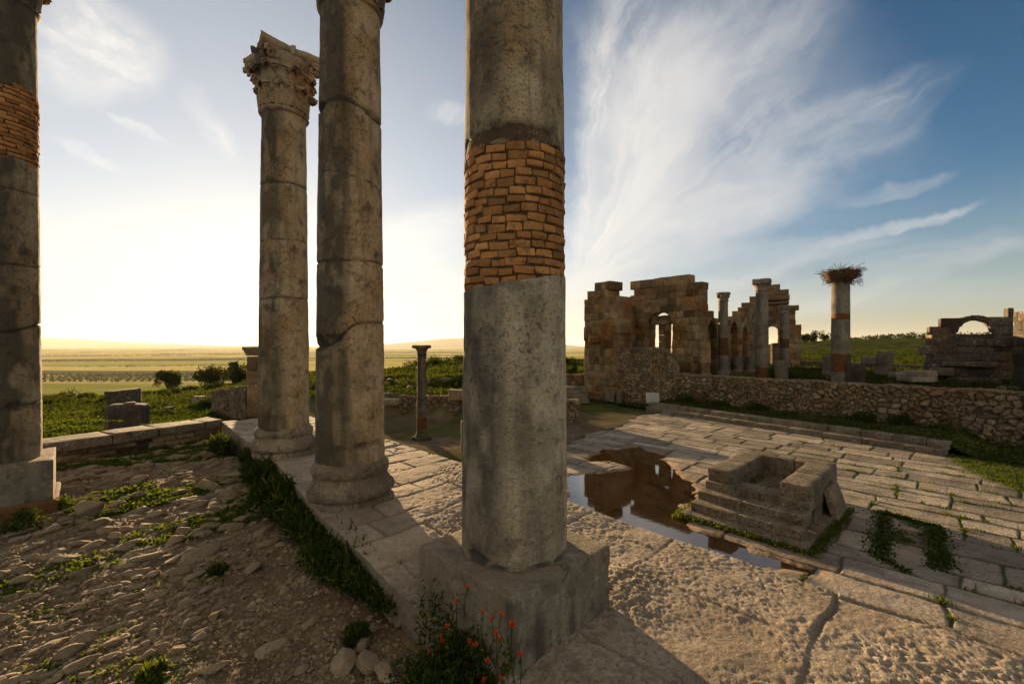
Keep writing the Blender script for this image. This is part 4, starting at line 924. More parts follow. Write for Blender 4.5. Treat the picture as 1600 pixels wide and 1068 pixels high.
# ------------------------------------------------------------------ small columns
def small_column(loc, z0, h, r, label, seed, cap='plain', base=True, mat=None, bands=(), group=None, name='stone_column', top_r=0.9, drums=(), rust=0.0):
    t = thing(name, label, 'column', (loc[0], loc[1], z0), group); mat = mat or M_FCOL; zb = z0
    if base:
        Vb, Qb = rbox((r*2.9, r*2.9, r*0.75), 0.04, 4, 0.03, 4, seed); link('base_block', frame(Vb, (loc[0], loc[1], z0+r*0.33), (1, -1)), Qb, None, mat, t, attrs={'tint': np.full(len(Vb), .3), 'patina': np.full(len(Vb), .5)})
        attic_base('base', t, loc, z0+r*0.65, r, r*1.2, seed, mat, 0.02, 48); zb = z0+r*1.8
    zt = z0+h-(r*1.9 if cap else 0)
    gs = [(lambda p, d=d: z0+d+0*p, 0.018, 0.03) for d in drums]
    V, Q, pa = shaft_patch(loc, const(zb), const(zt), r, r*top_r, (zb, zt), grooves=gs, nt=48, nz=120, seed=seed, amp=0.012, cap1=True, pat=patina_left(-0.1, 0.5, 0.6, seed, 0.35))
    ring = (V[:, 2] > zt-1e-4)
    rust_a = np.zeros(len(V)); n = math.hypot(*loc[:2])
    for a, c in bands:
        rust_a = np.maximum(rust_a, sstep(V[:, 2]+0.05*fbm(V*4, 2, seed), z0+a-0.02, z0+a+0.02)*(1-sstep(V[:, 2]+0.07*fbm(V*5, 2, seed+1), z0+c-0.02, z0+c+0.02)))
    V2, Q2, _ = lathe([zt-0.02, zt], [r*top_r*0.99, 0.001], 24); V2[:, 0] += loc[0]; V2[:, 1] += loc[1]
    link('shaft', np.concatenate([V, V2]), np.concatenate([Q, Q2+len(V)]), None, mat, t, attrs={'tint': np.full(len(V)+len(V2), .5), 'patina': np.concatenate([pa*(1-rust_a), np.full(len(V2), .4)]), 'rust': np.concatenate([rust_a*0.9, np.zeros(len(V2))])})
    if cap:
        b = MB(); hc = r*1.9; rt = r*top_r
        if cap == 'plain':
            zs = np.array([0, .06, .12, .16, .45, .62, .66, .70]); rs = np.array([1.0, 1.14, 1.14, 1.02, 1.18, 1.45, 1.5, 1.5])
            V, Q, _ = lathe(zt+zs*hc, rt*rs, 40); b.add(V, Q)
            Vb, Qb = rbox((rt*3.3, rt*3.3, hc*0.32), 0.03, 3, 0.02, 5, seed); b.add(frame(Vb, (0, 0, zt+hc*0.84), (1, -0.25)), Qb)
        elif cap == 'block':
            zs = np.array([0, .05, .10, .14, .5, .6]); rs = np.array([1.0, 1.16, 1.12, 1.04, 1.35, 1.4])
            V, Q, _ = lathe(zt+zs*hc, rt*rs, 40); b.add(V, Q)
            Vb, Qb = rbox((rt*3.0, rt*3.0, hc*0.45), 0.05, 3, 0.05, 3, seed); b.add(frame(Vb, (0, 0, zt+hc*0.8), (1, -0.6)), Qb)
        else:
            zs = np.array([0, .07, .14, .18, .4, .7, .82, .95, 1.0, 1.0]); rs = np.array([1.0, 1.15, 1.12, 1.02, 1.12, 1.30, 1.52, 1.55, 1.42, 0.01])
            V, Q, _ = lathe(zt+zs*hc, rt*rs, 40); V[:, :2] *= (1+0.10*fbm(V*6, 3, seed))[:, None]; b.add(V, Q)
            for k in range(8):
                a = k*np.pi/4; Vr, Qr = rock((rt*0.7, rt*0.5, hc*0.45), seed+k, 8, 0.3); b.add(rot3(Vr, rz=a)+np.array([math.cos(a)*rt*1.2, math.sin(a)*rt*1.2, zt+hc*0.62]), Qr)
        for v in b.V: v[:, 0] += loc[0]; v[:, 1] += loc[1]
        b.build('capital', mat, t)
    return t
p = gp(659, 687, 0.0); small_column(p[:2], 0.0, 3.62, 0.185, 'slim dark column with a flat square capital alone in the earth court', 41, 'plain', True, M_SLIM, bands=[(0.45, 0.9)], drums=(1.55,))
GB = 'columns standing in the basilica ruin'
p = vp(1130, 560, 27.6); small_column(p[:2], UP-0.1, CZ+(540-457)/F*27.6-UP+0.1, 0.305, 'dark column with worn leafy capital, leftmost of those standing in the ruin', 42, 'leaf', True, M_FCOL, bands=[(1.5, 2.6)], group=GB)
p = vp(1190.5, 560, 25.8); small_column(p[:2], UP-0.1, CZ+(540-437)/F*25.8-UP+0.1, 0.36, 'tall grey column with a thick slab capital before the gable arch', 43, 'block', False, M_FCOL, bands=[(0.1, 0.85)], drums=(1.95, 3.55), group=GB)
p = vp(1225.5, 560, 36); small_column(p[:2], UP-0.1, CZ+(540-477)/F*36-UP+0.1, 0.35, 'shorter column with broken capital and brick band, right of the gable arch', 44, 'leaf', True, M_FCOL, bands=[(1.9, 2.7)], drums=(3.9,), group=GB)
# stork's column
YN = 21.2; p = vp(1313.5, 560, YN); HN = CZ+(540-441)/F*YN
small_column(p[:2], UP-0.15, HN-UP+0.15, 0.395, 'freestanding column with two brick bands that carries a big twig nest', 45, None, False, M_FCOL, bands=[(0.85+0.05, 1.78), (3.38, 3.70)], top_r=0.93)
b = MB(); rr = np.random.default_rng(5)
for k in range(620):
    a = rr.uniform(0, 2*np.pi); rad = rr.uniform(0.15, 0.95)**0.8; z = rr.uniform(0, 0.62)
    rad *= 0.50+0.42*z/0.62; c = np.array([math.cos(a)*rad, math.sin(a)*rad, z])
    d = np.array([-math.sin(a), math.cos(a), 0])*rr.uniform(-1, 1)+rr.normal(size=3)*0.55; d[2] *= 0.45; d /= np.linalg.norm(d); L = rr.uniform(0.15, 0.42)
    tube_add(b, np.stack([c-d*L, c+rr.normal(size=3)*0.02, c+d*L]), rr.uniform(0.006, 0.014), 4, rr.uniform(0.2, 0.9))
for k in range(26):
    a = rr.uniform(-0.6, 0.8); c = np.array([math.cos(a)*0.85, math.sin(a)*0.5, rr.uniform(-0.05, 0.55)]); d = np.array([0.6, 0, rr.uniform(-1, 0.6)]); tube_add(b, np.stack([c, c+d*0.15, c+d*0.3]), 0.008, 4, 0.3)
V, Q, _ = lathe([0.0, 0.12, 0.40, 0.55, 0.50], [0.34, 0.55, 0.74, 0.66, 0.01], 24); V[:, :2] *= (1+0.15*fbm(V*5, 3, 2))[:, None]; b.add(V, Q, tint=0.15)
for v in b.V: v += np.array([p[0], p[1], HN-0.02])
tag(b.build('bird_nest', M_TWIG, None, (p[0], p[1], HN)), 'huge untidy twig nest on top of the banded column', 'nest')
# stumps
def stump(px, Y, top_py, r, label, seed, tilt=0.0, base=False, mat=None, z0=None, rust=0):
    p = vp(px, 560, Y); z0 = UP-0.1 if z0 is None else z0; h = CZ+(540-top_py)/F*Y-z0
    nz = 26; zs = np.linspace(0, h, nz); rs = np.full(nz, r); 
    if base: rs = rs+0.35*r*np.exp(-((zs-0.16)/0.09)**2)+0.2*r*(zs < 0.1)
    zs = np.concatenate([zs, [h, h]]); rs = np.concatenate([rs, [r*0.6, 0.003]])
    V, Q, _ = lathe(zs, rs, 36); V[:, :2] *= (1+0.05*fbm(V*4+seed, 3, seed))[:, None]; V[:, 2] += 0.06*fbm(V*3, 2, seed)*(V[:, 2] > h*0.9)
    V = rot3(V, ry=tilt)+np.array([p[0], p[1], z0])
    o = link('column_stump', V, Q, None, mat or M_FCOL, None, (p[0], p[1], z0), attrs={'tint': np.full(len(V), .22), 'patina': np.clip(0.6*sstep(fbm(V*2.5, 3, seed), -0.1, 0.4), 0, .7), 'rust': np.full(len(V), rust)})
    return tag(o, label, 'column stump', 'column stumps in the ruins')
stump(1151, 33, 557, 0.33, 'low column stump just right of the leftmost ruin column', 1, base=True)
stump(1172, 33, 556, 0.37, 'round drum on a flared base left of the tall grey column', 2, base=True)
stump(1221, 25.3, 563, 0.34, 'broad drum standing behind the stone wall right of the tall grey column', 3)
stump(1211, 40, 536, 0.34, 'brown tapering column stump inside the gable arch', 4, rust=0.5)
stump(1293, 25, 556, 0.26, 'thin stump left of the nest column on the grass', 5, base=True)
stump(1337, 20.6, 570, 0.37, 'dark short drum beside the foot of the nest column', 6, mat=M_DARKST)
stump(1379, 28, 549, 0.40, 'pale leaning column stump on the grass right of the nest column', 7, 0.12)
stump(731, 14.9, 657, 0.24, 'dark stub at the edge of the nearest column in the earth court', 8, z0=-0.05, mat=M_DARKST)

# ------------------------------------------------------------------ masonry
def ashlar(b, P0, P1, z0, top, thick, ch=(0.38, 0.55), bl=(0.45, 1.1), openings=(), seed=0, back=0.0, jog=0.03, arch_ring=True, proud=0.0):
    """coursed block wall from P0 to P1 (front face line); top(s) gives the broken top, s in metres along"""
    P0 = np.asarray(P0, float)[:2]; P1 = np.asarray(P1, float)[:2]; L = np.linalg.norm(P1-P0); ex = (P1-P0)/L; ey = np.array([-ex[1], ex[0]])
    rr = np.random.default_rng(seed); z = z0; k = 0
    ztop = max(top(s) for s in np.linspace(0, L, 60))
    def inside(s, zz):
        for (a, c, zb, zsp) in openings:
            if a < s < c and zz > zb:
                if zz < zsp: return True
                if ((s-(a+c)/2)/((c-a)/2))**2+((zz-zsp)/((c-a)/2))**2 < 1: return True
        return False
    def near_arch(s, zz, t=0.30):
        if not arch_ring: return False
        for (a, c, zb, zsp) in openings:
            rd = (c-a)/2; d = math.hypot(s-(a+c)/2, zz-zsp)
            if zz > zsp-0.05 and d < rd+t and d >= rd*0.0: return True
        return False
    while z < ztop:
        h = rr.uniform(*ch); s = -rr.uniform(0, 0.3)
        while s < L:
            l = rr.uniform(*bl); a, c = max(s, 0), min(s+l, L); s += l
            if c-a < 0.08: continue
            # cut at openings
            zz = z+h/2
            spans = [(a, c)]
            for (oa, oc, zb, zsp) in openings:
                if zz <= zb: continue
                hw = (oc-oa)/2; m = (oa+oc)/2
                if zz < zsp: w_ = hw
                else:
                    rad = hw+(0.10 if arch_ring else 0); q = rad*rad-(zz-zsp)**2
                    if q <= 0: continue
                    w_ = math.sqrt(q)
                ns = []
                for (x0, x1) in spans:
                    if x1 <= m-w_ or x0 >= m+w_: ns.append((x0, x1)); continue
                    if x0 < m-w_: ns.append((x0, m-w_))
                    if x1 > m+w_: ns.append((m+w_, x1))
                spans = ns
            for (x0, x1) in spans:
                if x1-x0 < 0.07 or top((x0+x1)/2)+rr.uniform(-0.1, 0.1) < zz+h*0.25: continue
                V, Q = rbox((x1-x0+0.004, thick+rr.uniform(-jog, jog), h+0.004), 0.022, 1, 0.03, 2.5, k % 211, 0.016); k += 1
                b.add(frame(V, (*(P0+ex*(x0+x1)/2+ey*(thick/2+back-rr.uniform(0, jog)-proud)), zz), ex), Q, tint=np.clip(rr.normal(0.5, 0.2), 0.05, 0.95))
        z += h
    if arch_ring:
        for (a, c, zb, zsp) in openings:
            rd = (c-a)/2; n = max(7, int(round(np.pi*(rd+.15)/0.34)))
            for i in range(n):
                t = np.pi*(i+0.5)/n
                if top((a+c)/2+math.cos(t)*(rd+0.14)) < zsp+math.sin(t)*(rd+0.14)-0.1: continue
                V, Q = rbox((np.pi*(rd+0.14)/n-0.012, thick+0.04, 0.28), 0.025, 1, 0.02, 3, i, 0.01)
                V = rot3(V, ry=np.pi/2-t); V[:, 0] += math.cos(t)*(rd+0.14); V[:, 2] += math.sin(t)*(rd+0.14)
                b.add(frame(V, (*(P0+ex*(a+c)/2+ey*(thick/2+back)), zsp), ex), Q, tint=np.clip(rr.normal(0.5, 0.15), 0, 1))
    return b
def rubble(name, P0, P1, z0, z1f, thick, cell, parent=None, mat=None, seed=0, res=0.035, depth=0.05, origin=None, cell_z=None, coping=0.0):
    """mortared field-stone wall: stones stand out of front, top and back"""
    P0 = np.asarray(P0, float)[:2]; P1 = np.asarray(P1, float)[:2]; L = np.linalg.norm(P1-P0); ex = (P1-P0)/L; ey = np.array([-ex[1], ex[0]])
    n = max(8, int(L/res)); s = np.linspace(0, L, n); zt = z1f(s); hm = float(np.max(zt)-z0)
    nf = max(6, int(hm/res)); ntp = max(4, int(thick/res)); nb = max(3, nf//4)
    S = np.repeat(s[:, None], nf+ntp+nb, 1); q = np.zeros_like(S); P = np.zeros(S.shape+(3,)); N = np.zeros_like(P); par = np.zeros_like(S)
    for i in range(n):
        f = np.linspace(0, 1, nf); zz = z0+(zt[i]-z0)*f
        par[i] = np.concatenate([zz, zt[i]+np.linspace(0.001, thick, ntp), zt[i]+thick+np.linspace(0.001, zt[i]-z0, nb)])
        yv = np.concatenate([np.zeros(nf), np.linspace(0, thick, ntp), np.full(nb, thick)]); zv = np.concatenate([zz, np.full(ntp, zt[i]), np.linspace(zt[i], z0, nb)])
        P[i, :, 0] = P0[0]+ex[0]*s[i]+ey[0]*yv; P[i, :, 1] = P0[1]+ex[1]*s[i]+ey[1]*yv; P[i, :, 2] = zv
        N[i, :nf, :2] = -ey; N[i, nf:nf+ntp, 2] = 1; N[i, nf+ntp:, :2] = ey
    cz_ = cell_z or cell*0.72
    wx1 = S+0.25*cell*n2(S, par, 1.0/cell, 2, seed+1); wz1 = par+0.25*cell*n2(par, S, 1.0/cell, 2, seed+2)
    d1, d2, cid, _, _ = worley(wx1/cell, wz1/cz_, seed+3, 0.95)
    e1, e2, cid2, _, _ = worley(wx1/(cell*0.5), wz1/(cz_*0.5), seed+23, 0.95)
    small = sstep(n2(S, par, 0.8/cell*0.5, 2, seed+6), 0.12, 0.3)
    gap = sstep(d2-d1, 0.03, 0.20)*(1-small)+sstep(e2-e1, 0.03, 0.22)*small
    idm = np.where(small > 0.5, cid2, cid)
    topf = np.zeros_like(S); topf[:, nf-1:nf+ntp] = coping
    disp = depth*gap*(0.5+0.7*idm)*(1-topf*0.8)+depth*0.35*n2(S, par, 3.0/cell, 3, seed+9)
    P = P+N*disp[..., None]
    tint = np.where(gap > 0.4, 0.28+0.62*idm, 0.12)*(1-topf)+0.55*topf
    m = S.shape[1]; V = P.reshape(-1, 3); Q = gridQ(n, m)
    # end caps
    caps = []
    for i in (0, n-1):
        a = np.arange(m)+i*m; h = m//2
        k = min(h, m-h)
        c = np.stack([a[:k-1], a[1:k], a[::-1][1:k], a[::-1][:k-1]], -1); caps.append(c if i == 0 else c[:, ::-1])
    Q = np.concatenate([Q]+caps)
    o = link(name, V, Q, None, mat or M_RUB, parent, origin, attrs={'tint': tint.ravel(), 'patina': (0.75*(1-gap)).ravel()})
    return o
def topfun(pts, Y0=None):
    xs = [p[0] for p in pts]; zs = [p[1] for p in pts]
    return lambda s: float(np.interp(s, xs, zs))
def steptop(pts):
    """pts: list of (s_start, z) steps"""
    def f(s):
        z = pts[0][1]
        for a, zz in pts:
            if s >= a: z = zz
        return z
    return f
def px_top(P0, P1, prof, step=True):
    """broken skyline given by view directions, solved on the wall's own plane"""
    P0 = np.asarray(P0)[:2]; P1 = np.asarray(P1)[:2]; L = np.linalg.norm(P1-P0); ex = (P1-P0)/L; pts = []
    for px, py in prof:
        t = (px-800)/F; s = (t*P0[1]-P0[0])/(ex[0]-t*ex[1]); Yp = P0[1]+ex[1]*s; pts.append((s, CZ+(HY-py)/F*Yp))
    return steptop(pts) if step else topfun(pts)
def px_s(P0, P1, px):
    P0 = np.asarray(P0)[:2]; ex = (np.asarray(P1)[:2]-P0); ex = ex/np.linalg.norm(ex); t = (px-800)/F
    s = (t*P0[1]-P0[0])/(ex[0]-t*ex[1]); return s, P0[1]+ex[1]*s
def zat(py, Y): return CZ+(HY-py)/F*Y

# basilica
bas = thing('basilica_ruin', 'roofless orange stone basilica ruin with broken stepped walls and arched openings', 'ruin', (*(WP0+WN*2), 0))
A0 = on_wall(913); A1 = on_wall(968)
b = MB(); ashlar(b, A0, A1, 0.45, px_top(A0, A1, [(913, 470), (919, 461), (920, 451), (931, 439), (951, 454), (962, 455), (966, 468)]), 1.3, (0.40, 0.55), (0.30, 0.62), seed=1, jog=0.05)
Vb, Qb = rbox((2.0, 1.5, 0.6), 0.06, 4, 0.04, 2, 3); b.add(frame(Vb, (*(A0+WD*0.75+WN*0.6), 0.25), WD), Qb, tint=.55)
for (dx, dz, sz) in ((1.05, 4.0, (0.75, 0.5, 0.42)),):
    Vb, Qb = rbox(sz, 0.08, 3, 0.05, 3, 7); b.add(frame(Vb, (*(A0+WD*dx-WN*0.12), dz), WD), Qb, tint=.3)
b.build('corner_pier', M_ASH, bas)
# receding return wall and window wall
B0 = on_wall(985, 2.6); B1 = on_wall(1097, 2.6)
A2 = on_wall(968, 0.5)
b = MB(); ashlar(b, A2, B0+WD*0.4, 0.3, px_top(A2, B0, [(960, 474), (972, 474), (980, 474), (992, 486)]), 0.7, (0.4, 0.55), (0.4, 0.9), seed=2, jog=0.04)
b.build('return_wall', M_ASH, bas)
s0, y0 = px_s(B0, B1, 1010); s1, y1 = px_s(B0, B1, 1051)
zsp = zat(510, (y0+y1)/2)
b = MB(); ashlar(b, B0, B1, 0.6, px_top(B0, B1, [(983, 470), (988, 434), (1003, 431), (1031, 429), (1047, 437), (1068, 434), (1082, 436), (1085, 452), (1094, 452), (1096, 488)]), 0.8, (0.38, 0.58), (0.5, 1.25), openings=[(s0, s1, 1.0, zsp)], seed=3, jog=0.06)
b.build('window_wall', M_ASH, bas)
# filling inside the window arch, leaving two narrow slits
b = MB(); q0, _ = px_s(B0, B1, 1017); q1, _ = px_s(B0, B1, 1023); q2, _ = px_s(B0, B1, 1042); q3, _ = px_s(B0, B1, 1048)
for a, c, zt_ in ((s0-0.05, q0, zsp+0.35), (q1, q2, zsp+0.75), (q3, s1+0.05, zsp+0.3)):
    ashlar(b, B0+WD*a, B0+WD*c, 0.8, lambda s, zt_=zt_: zt_, 0.12, (0.3, 0.5), (0.3, 0.7), seed=int(a*31) % 50, back=0.45, jog=0.01)
ashlar(b, B0+WD*(s0+.2), B0+WD*(s1-.2), zsp+0.15, lambda s: zsp+0.8, 0.4, (0.25, 0.3), (0.3, 0.7), seed=9, back=0.3)
b.build('window_filling', M_ASH, bas)
# rubble infill at the foot of the pier
A3 = on_wall(944, 0.02); A4 = on_wall(1056, 0.02)
def rz(s):
    L = np.linalg.norm(A4-A3); out = []
    for k in np.atleast_1d(s):
        pt = A3+WD*k; out.append(zat(np.interp(pt[0]/pt[1]*F+800, [944, 1035, 1043, 1056], [543, 545, 553, 577]), pt[1]))
    return np.array(out)
rubble('rubble_infill', A3, A4, -0.1, rz, 0.5, 0.26, bas, seed=31, res=0.04, depth=0.06)
# long arcade wall running back and gable wall with a round arch
D0 = vp(1096, 540, 26.6)[:2]; D1 = vp(1182, 540, 38.5)[:2]
ops = []
for pa, pb in ((1105, 1120), (1141, 1153), (1160, 1168)):
    a, ya = px_s(D0, D1, pa); c, yc = px_s(D0, D1, pb); ops.append((a, c, 0.9, zat(526, (ya+yc)/2)))
b = MB(); ashlar(b, D0, D1, 0.8, px_top(D0, D1, [(1090, 478), (1101, 478), (1104, 484), (1111, 489), (1120, 496), (1135, 500), (1143, 495), (1152, 490), (1158, 484), (1167, 478), (1172, 470)]), 0.7, (0.4, 0.5), (0.5, 1.0), openings=ops, seed=4, jog=0.03)
for a, c, zb, zs_ in ops:
    ashlar(b, D0+(D1-D0)/np.linalg.norm(D1-D0)*a, D0+(D1-D0)/np.linalg.norm(D1-D0)*c, 0.8, lambda s, z_=zs_, w_=(c-a): z_+w_*0.45, 0.2, (0.3, 0.45), (0.4, 0.7), seed=int(a*10), back=0.45)
b.build('arcade_wall', M_ASH, bas)
G0 = vp(1171, 540, 43)[:2]; G1 = vp(1252, 540, 41.0)[:2]
ga, gy0 = px_s(G0, G1, 1198.5); gb, gy1 = px_s(G0, G1, 1216)
b = MB(); ashlar(b, G0, G1, 1.3, px_top(G0, G1, [(1170, 468), (1174, 459), (1178, 450), (1199, 444), (1218, 449), (1224, 450), (1230, 456), (1231, 464), (1234, 476), (1241, 484), (1243, 494), (1246, 508), (1249, 525), (1251, 545)]), 0.9, (0.42, 0.55), (0.5, 1.1), openings=[(ga, gb, 1.0, zat(517, 42))], seed=5, jog=0.05)
ex_ = (G1-G0)/np.linalg.norm(G1-G0)
for pa, pb, py_, hh in ((1199, 1231, 467, 0.35), (1201, 1233, 474, 0.18)):
    a, ya = px_s(G0, G1, pa); c, _ = px_s(G0, G1, pb)
    Vb, Qb = rbox((c-a, 0.5, hh), 0.05, 4, 0.03, 2, 8); b.add(frame(Vb, (*(G0+ex_*(a+c)/2+np.array([ex_[1], -ex_[0]])*0.12), zat(py_, ya)), ex_), Qb, tint=.35)
b.build('gable_wall', M_ASH, bas)
PL0 = vp(1096, 540, 25.9)[:2]; PL1 = vp(1110.5, 540, 25.9)[:2]
b = MB(); ashlar(b, PL0, PL1, 1.3, lambda s: zat(528, 25.9), 0.5, (0.5, 0.8), (0.7, 0.9), seed=6, jog=0.02)
b.build('pilaster', M_ASH, bas)

# retaining wall of the court
W0 = on_wall(1052); W1 = on_wall(2100)
rw = thing('retaining_wall', 'long field-stone wall with flat grey top closing the far side of the court', 'wall', (*W0, 0))
rubble('masonry', W0, W1, -0.1, lambda s: 1.97+0.06*n2(s, s*0, 0.9, 4, 5), 0.55, 0.29, rw, seed=41, res=0.038, depth=0.10, coping=0.75)
# low plants on its foot later
# steps along the court's far side
st = thing('stone_steps', 'two long worn stone steps in front of the field-stone wall', 'steps', (*STEP0, 0))
for k in range(2):
    b = MB(); s = 0.0; rr = np.random.default_rng(60+k)
    while s < slen:
        l = min(rr.uniform(0.9, 1.5), slen-s+0.01)
        Vb, Qb = rbox((l-0.015, 0.48, 0.30), 0.03, (4, 2, 2), 0.015, 3, int(s*10)+k, 0.012)
        b.add(frame(Vb, (*(STEP0+SD*(s+l/2)+SN*(0.24+0.40*k)), 0.06+0.21*k), SD), Qb, tint=rr.uniform(0.35, 0.65)); s += l
    b.build('step', M_ALTAR, st)
# grass bank between steps and wall
ns, nq = 220, 40
ss_ = np.linspace(-3.0, slen+12, ns); SS, QQ = np.meshgrid(ss_, np.linspace(0, 1, nq), indexing='ij')
base_ = STEP0+SN*0.65; PX0 = base_[0]+SD[0]*SS; PY0 = base_[1]+SD[1]*SS
dist_w = -((PX0-WP0[0])*WN[0]+(PY0-WP0[1])*WN[1])/(SN @ WN)
XB = PX0+SN[0]*QQ*(dist_w+0.15); YB = PY0+SN[1]*QQ*(dist_w+0.15)
hb = np.where(SS < -0.1, 0.02+0.05*QQ, 0.36+0.14*QQ)
hb = hb*(1-sstep(SS, slen-0.3, slen+0.6))+(0.02+0.13*QQ)*sstep(SS, slen-0.3, slen+0.6)
hb = hb*(sstep(SS, -0.6, 0.2)*0.999+0.001)+0.03*(1-sstep(SS, -0.6, 0.2))+0.05*n2(XB, YB, 1.2, 3, 91)*0.7
link('grass_bank', np.stack([XB, YB, hb], -1).reshape(-1, 3), gridQ(ns, nq), None, M_LAND, attrs={'dirt': np.zeros(ns*nq)}); tag(bpy.data.objects['grass_bank'], kind='structure')

# little stair left of the basilica
t = thing('stone_stair', 'short flight of narrow stone steps climbing beside the basilica corner', 'steps', (4.0, 29.5, 0))
for k in range(4):
    Vb, Qb = rbox((1.9-0.12*k, 0.45, 0.24), 0.03, 3, 0.02, 3, k+70, 0.015); c = vp(897, 540, 27.6+0.5*k)
    link('step', frame(Vb, (c[0], c[1], 0.10+0.22*k), (1, -0.15)), Qb, None, M_ALTAR, t, attrs={'tint': np.full(len(Vb), .5)})
c0 = vp(868, 540, 31)[:2]; c1 = vp(914, 540, 31.2)[:2]
o = rubble('rubble_wall', c0, c1, 0.3, lambda s: 1.55+0.12*n2(s, s*0, 1.2, 2, 4), 0.5, 0.3, None, seed=44, origin=(*c0, 0.3)); tag(o, 'dark little rubble wall behind the short stair, left of the basilica corner', 'wall')

# information panel and two leaning slabs at the wall's foot
pn = on_wall(1020, -1.2); t = thing('info_panel', 'small pale stone-like panel at the left end of the long steps', 'panel', (pn[0], pn[1], 0.05))
Vb, Qb = rbox((0.72, 0.16, 0.62), 0.03, 3, 0.0, 1, 1); Vb = rot3(Vb, rx=-0.22); link('board', frame(Vb, (pn[0], pn[1], 0.62), (1, -0.35)), Qb, None, M_PANEL, t, attrs={'tint': np.full(len(Vb), .5)})
Vb, Qb = rbox((0.5, 0.3, 0.40), 0.03, 2, 0.02, 2, 2); link('foot', frame(Vb, (pn[0], pn[1]+0.05, 0.18), (1, -0.35)), Qb, None, M_ALTAR, t, attrs={'tint': np.full(len(Vb), .4)})
for px, wd, hh, lab in ((953, 0.75, 0.72, 'low rounded stone block leaning on the foot of the basilica rubble'), (968, 0.36, 0.85, 'narrow upright stone slab beside the low rounded block')):
    c = on_wall(px, -0.45); Vb, Qb = rbox((wd, 0.25, hh), 0.08, 3, 0.03, 3, int(px), 0.03); Vb = rot3(Vb, rx=-0.12)
    tag(link('stone_slab', frame(Vb, (c[0], c[1], hh/2), WD), Qb, None, M_ALTAR, None, (c[0], c[1], 0), attrs={'tint': np.full(len(Vb), .4)}), lab, 'stone slab')

# ------------------------------------------------------------------ arch ruin on the right
ar = thing('arch_ruin', 'dark ruined masonry with a round arch open to the sky at the right', 'ruin', (*vp(1500, 540, 22)[:2], 1.5))
E0 = vp(1456, 540, 21.6)[:2]; E1 = vp(1553, 540, 20.6)[:2]
b = MB(); ashlar(b, E0, E1, 1.35, px_top(E0, E1, [(1450, 531), (1458, 524), (1551, 526)]), 0.9, (0.42, 0.56), (0.8, 1.6), seed=11, jog=0.05)
exE = (E1-E0)/np.linalg.norm(E1-E0); nE = np.array([exE[1], -exE[0]])
for sx, z_, l_, h_ in ((0.0, zat(531, 21.4), 1.0, 0.48), (0.95, zat(530, 21.2), 1.05, 0.46), (1.95, zat(531, 21), 1.15, 0.46)):
    Vb, Qb = rbox((l_, 0.6, h_), 0.10, 3, 0.04, 3, int(sx*9), 0.02); b.add(frame(Vb, (*(E0+exE*(sx+l_/2-0.05)-nE*0.25), z_-0.12), exE), Qb, tint=.45)
for px_, py_, sz, ti in ((1512, 569, (2.0, 0.5, 0.24), 0.95), (1471, 580, (0.8, 0.5, 0.4), 0.9), (1449, 547, (0.55, 0.5, 0.42), 0.8), (1517, 598, (1.9, 1.0, 0.55), 0.35)):
    s_, y_ = px_s(E0, E1, px_); Vb, Qb = rbox(sz, 0.06, 3, 0.03, 3, int(px_), 0.02); b.add(frame(Vb, (*(E0+exE*s_+nE*(0.10-sz[1]/2+0.22)), zat(py_, y_)), exE), Qb, tint=ti)
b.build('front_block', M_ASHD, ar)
H0 = vp(1452, 540, 24.2)[:2]; H1 = vp(1584, 540, 22.4)[:2]
ha, hy0 = px_s(H0, H1, 1497.5); hb_, hy1 = px_s(H0, H1, 1550.5)
b = MB(); ashlar(b, H0, H1, 1.4, px_top(H0, H1, [(1450, 505), (1461, 497), (1500, 496), (1556, 494), (1557, 485), (1590, 485)]), 0.6, (0.40, 0.52), (0.6, 1.3), openings=[(ha, hb_, zat(517, 23.3), zat(519, 23.3))], seed=12, jog=0.04)
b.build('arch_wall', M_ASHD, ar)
J0 = vp(1583, 540, 20.2)[:2]; J1 = vp(1680, 540, 17.2)[:2]
b = MB(); ashlar(b, J0, J1, 1.4, px_top(J0, J1, [(1580, 492), (1592, 484), (1620, 478), (1650, 500)]), 0.9, (0.35, 0.5), (0.5, 1.0), seed=13, jog=0.05)
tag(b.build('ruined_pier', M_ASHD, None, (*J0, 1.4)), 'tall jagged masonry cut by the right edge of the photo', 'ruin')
# low field wall behind the nest column and pale far blocks
K0 = vp(1252, 540, 40)[:2]; K1 = vp(1470, 540, 32)[:2]
tag(rubble('rubble_wall', K0, K1, 1.3, lambda s: 2.15+0.12*n2(s, s*0, 0.5, 3, 7), 0.5, 0.35, None, seed=47, res=0.08, depth=0.06, origin=(*K0, 1.3)), 'low rubble wall crossing the grass behind the nest column', 'wall')

# ------------------------------------------------------------------ altar
AO = gp(1063, 806, 0.0)[:2]; AE = np.array([0.690, -0.724]); AE /= np.linalg.norm(AE); AY = np.array([-AE[1], AE[0]])
al = thing('stone_altar', 'square stepped stone altar with hollow top and leaning slab beside the puddle', 'altar', (*AO, 0))
def ablock(name, x0, x1, y0, y1, z0, z1, seed, n=1, tints=None, rnd=0.011, noise=0.011):
    b = MB(); xs = np.linspace(x0, x1, n+1); rr = np.random.default_rng(seed)
    xs[1:-1] += rr.uniform(-.15, .15, max(0, n-1))
    for i in range(n):
        l = xs[i+1]-xs[i]-0.010; Vb, Qb = rbox((l, y1-y0, z1-z0), rnd, (max(4, int(l*9)), 4, 3), noise, 4, seed+i, 0.010)
        b.add(frame(Vb, (*(AO+AE*(xs[i]+xs[i+1])/2+AY*(y0+y1)/2), (z0+z1)/2), AE), Qb, tint=rr.uniform(.38, .62))
    return b.build(name, M_ALTAR, al)
ablock('base_slab', 0.0, 2.28, 0.0, 3.1, -0.08, 0.085, 1, 2)
